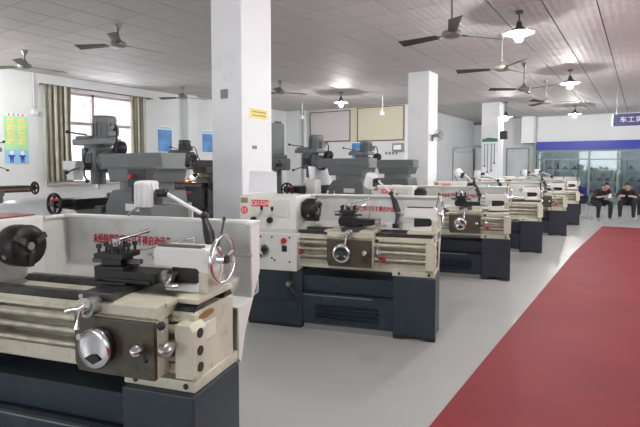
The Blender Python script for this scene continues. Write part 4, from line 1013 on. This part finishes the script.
# ================================================================== PEOPLE
def make_person(x, y, rz, label, shirt, reach=0.0, lean=0.0, legs=0):
    t = thing('person', label, 'person', (x, y, 0), rz)
    t.scale = (1.15, 1.05, 1.0)
    V, E, R, K = [], [], [], []
    def add(p, r, kind, parent=None):
        V.append(Vector(p)); R.append(r); K.append(kind)
        if parent is not None: E.append((parent, len(V) - 1))
        return len(V) - 1
    L = lean
    pel = add((0, 0.02, 0.54), (0.15, 0.12), 'leg')
    wst = add((0, -0.02 - 0.2 * L, 0.70 - 0.05 * L), (0.135, 0.105), 'shirt', pel)
    chs = add((0, -0.09 - 0.6 * L, 0.88 - 0.25 * L), (0.155, 0.115), 'shirt', wst)
    up = add((0, -0.12 - 0.8 * L, 0.97 - 0.34 * L), (0.10, 0.08), 'shirt', chs)
    nk = add((0, -0.15 - 0.9 * L, 1.03 - 0.42 * L), (0.05, 0.05), 'skin', up)
    hd0 = add((0, -0.185 - 1.0 * L, 1.08 - 0.46 * L), (0.068, 0.078), 'skin', nk)
    hd1 = add((0, -0.205 - 1.05 * L, 1.15 - 0.48 * L), (0.078, 0.092), 'skin', hd0)
    add((0, -0.20 - 1.05 * L, 1.20 - 0.48 * L), (0.055, 0.065), 'skin', hd1)
    hc = Vector((0, -0.20 - 1.05 * L, 1.13 - 0.47 * L))
    for s_ in (-1, 1):
        sh = add((0.17 * s_, -0.10 - 0.65 * L, 0.93 - 0.28 * L), (0.065, 0.065), 'shirt', chs)
        el = add((0.24 * s_, -0.20 - 0.6 * L, 0.70 - 0.1 * L), (0.045, 0.045), 'shirt', sh)
        wr = add((0.10 * s_ + reach * s_, -0.40 - 0.4 * L, 0.72), (0.028, 0.028), 'skin', el)
        pm = add((0.055 * s_ + reach * s_, -0.47 - 0.4 * L, 0.735), (0.032, 0.018), 'skin', wr)
        for q in range(4):
            bx = 0.055 * s_ + reach * s_ + (q - 1.5) * 0.019
            f1 = add((bx, -0.51 - 0.4 * L, 0.735 - 0.002 * abs(q - 1)), (0.009, 0.009), 'skin', pm)
            f2 = add((bx, -0.54 - 0.4 * L + 0.004 * abs(q - 1), 0.715), (0.008, 0.008), 'skin', f1)
            add((bx, -0.535 - 0.4 * L + 0.004 * abs(q - 1), 0.69), (0.007, 0.007), 'skin', f2)
        th = add((0.055 * s_ + reach * s_ - 0.035 * s_, -0.46 - 0.4 * L, 0.745), (0.010, 0.010), 'skin', pm)
        add((0.055 * s_ + reach * s_ - 0.05 * s_, -0.495 - 0.4 * L, 0.745), (0.008, 0.008), 'skin', th)
        hp = add((0.10 * s_, -0.05, 0.53), (0.095, 0.09), 'leg', pel)
        if legs and s_ > 0:     # one leg crossed over the other
            kn = add((0.06, -0.44, 0.60), (0.068, 0.068), 'leg', hp)
            an = add((-0.16, -0.58, 0.28), (0.042, 0.042), 'leg', kn)
            ft = add((-0.19, -0.70, 0.24), (0.036, 0.030), 'shoe', an)
        else:
            kn = add((0.15 * s_, -0.44, 0.53), (0.07, 0.07), 'leg', hp)
            an = add((0.15 * s_, -0.40, 0.09), (0.042, 0.042), 'leg', kn)
            ft = add((0.17 * s_, -0.53, 0.035), (0.040, 0.034), 'shoe', an)
    me = bpy.data.meshes.new('body')
    me.from_pydata(V, E, [])
    o = bpy.data.objects.new('body', me)
    COL.objects.link(o)
    md = o.modifiers.new('skin', 'SKIN')
    md.use_smooth_shade = True
    for i, r in enumerate(R):
        me.skin_vertices[0].data[i].radius = r
    me.skin_vertices[0].data[0].use_root = True
    sb = o.modifiers.new('sub', 'SUBSURF')
    sb.levels = 1
    sb.render_levels = 1
    dg = bpy.context.evaluated_depsgraph_get()
    body = bpy.data.meshes.new_from_object(o.evaluated_get(dg))
    bpy.data.objects.remove(o)
    for mn in ('skin', shirt, 'trousers_dark', 'shoe'):
        body.materials.append(MATS[mn])
    idx = {'skin': 0, 'shirt': 1, 'leg': 2, 'shoe': 3}
    for p in body.polygons:
        c = p.center
        best, bk = 9, 'skin'
        for (a, b) in E:
            pa, pb = V[a], V[b]
            d = pb - pa
            tt = max(0, min(1, (c - pa).dot(d) / max(1e-9, d.length_squared)))
            dist = (c - (pa + d * tt)).length - (sum(R[a]) * (1 - tt) + sum(R[b]) * tt) / 2
            if dist < best:
                best = dist
                bk = K[b] if tt > 0.35 else K[a]
        p.material_index = idx[bk]
        p.use_smooth = True
    body.name = 'body'
    b = obj('body', body, None, t)
    # hair cap, face
    def hair(m):
        n, rows = 16, 6
        vs, fs = [], []
        for r in range(rows + 1):
            ph = r / rows * 1.75
            for i in range(n):
                a = 2 * PI * i / n
                fr = max(0, -math.sin(a))
                p_ = min(ph, 1.75 - 0.75 * fr)
                vs.append((hc.x + 0.088 * math.sin(p_) * math.cos(a), hc.y + 0.012 + 0.104 * math.sin(p_) * math.sin(a), hc.z + 0.012 + 0.108 * math.cos(p_)))
        for r in range(rows):
            for i in range(n):
                fs.append((r * n + i, r * n + (i + 1) % n, (r + 1) * n + (i + 1) % n, (r + 1) * n + i))
        m._add(vs, fs, True)
    part('hair', ('hair', label), 'hair', t, hair)
    def face(m):
        m.hexa([(-0.012, hc.y - 0.085, hc.z - 0.035), (0.012, hc.y - 0.085, hc.z - 0.035), (0.006, hc.y - 0.085, hc.z + 0.01), (-0.006, hc.y - 0.085, hc.z + 0.01)],
               [(-0.009, hc.y - 0.112, hc.z - 0.032), (0.009, hc.y - 0.112, hc.z - 0.032), (0.004, hc.y - 0.094, hc.z + 0.01), (-0.004, hc.y - 0.094, hc.z + 0.01)])
        for s_ in (-1, 1): m.ball((0.083 * s_, hc.y + 0.01, hc.z - 0.015), 0.022, 8, 1.4)
    part('nose_and_ears', ('face', label), 'skin', t, face)
    for s_ in (-1, 1):
        part('eye', ('eye', label, s_), 'hair', t, lambda m, s_=s_: m.ball((0.030 * s_, hc.y - 0.086, hc.z + 0.012), 0.010, 8))
    part('mouth', ('mouth', label), 'poster_red', t, lambda m: m.box(-0.022, hc.y - 0.092, hc.z - 0.062, 0.022, hc.y - 0.078, hc.z - 0.054))
    return t
def stool(x, y, rz, label):
    t = thing('stool', label, 'stool', (x, y, 0), rz, 'stools of the seated people')
    part('seat', 'stseat', 'black_paint', t, lambda m: m.box(-0.19, -0.17, 0.41, 0.19, 0.17, 0.445), bevel=0.01)
    for a in (-1, 1):
        for b in (-1, 1):
            part('leg', ('stleg', a, b), 'stool_metal', t, lambda m, a=a, b=b: m.cyl((0.15 * a, 0.13 * b, 0.41), (0.20 * a, 0.18 * b, 0.0), 0.013, n=8))
    part('stretcher', 'ststr', 'stool_metal', t, lambda m: m.cyl((-0.18, -0.16, 0.18), (0.18, -0.16, 0.18), 0.009, n=6))
people = [
    (-1.13, 17.0, 0.55, 'seated person in black holding a white phone, next to the lathes', 'shirt_black', 0.0, 0.26, 0),
    (-0.34, 17.7, -0.05, 'seated person in black with head bowed, nearer the purple shirt', 'shirt_black', 0.02, 0.28, 0),
    (-1.58, 17.9, -0.5, 'seated person in a blue shirt partly hidden by the last lathe', 'shirt_blue', 0.0, 0.12, 0),
    (-0.02, 18.6, 0.3, 'seated person in a purple shirt behind the bowed person', 'shirt_purple', 0.0, 0.05, 0),
]
for (px, py, rz, lab, shirt, reach, lean, legs) in people:
    make_person(px, py, rz, lab, shirt, reach, lean, legs)
    who = {'shirt_blue': 'under the person in blue', 'shirt_purple': 'under the person in purple'}.get(shirt, 'under the person with the phone' if px < -0.8 else 'under the person with bowed head')
    stool(px, py + 0.03, rz, 'black topped metal stool ' + who)
# phone in the first person's hands
a = 0.55
fx, fy = -0.0, -0.70
tag(obj('phone', MB().box(-0.04, -0.006, -0.07, 0.04, 0.006, 0.07).box(-0.035, -0.008, -0.06, 0.035, -0.006, 0.06).mesh('phone', 0.003), 'paper', None,
        (-1.13 + fx * math.cos(a) - fy * math.sin(a), 17.0 + fx * math.sin(a) + fy * math.cos(a), 0.75), (0.5, 0, a)), 'white phone held by the seated person next to the lathes', 'phone')
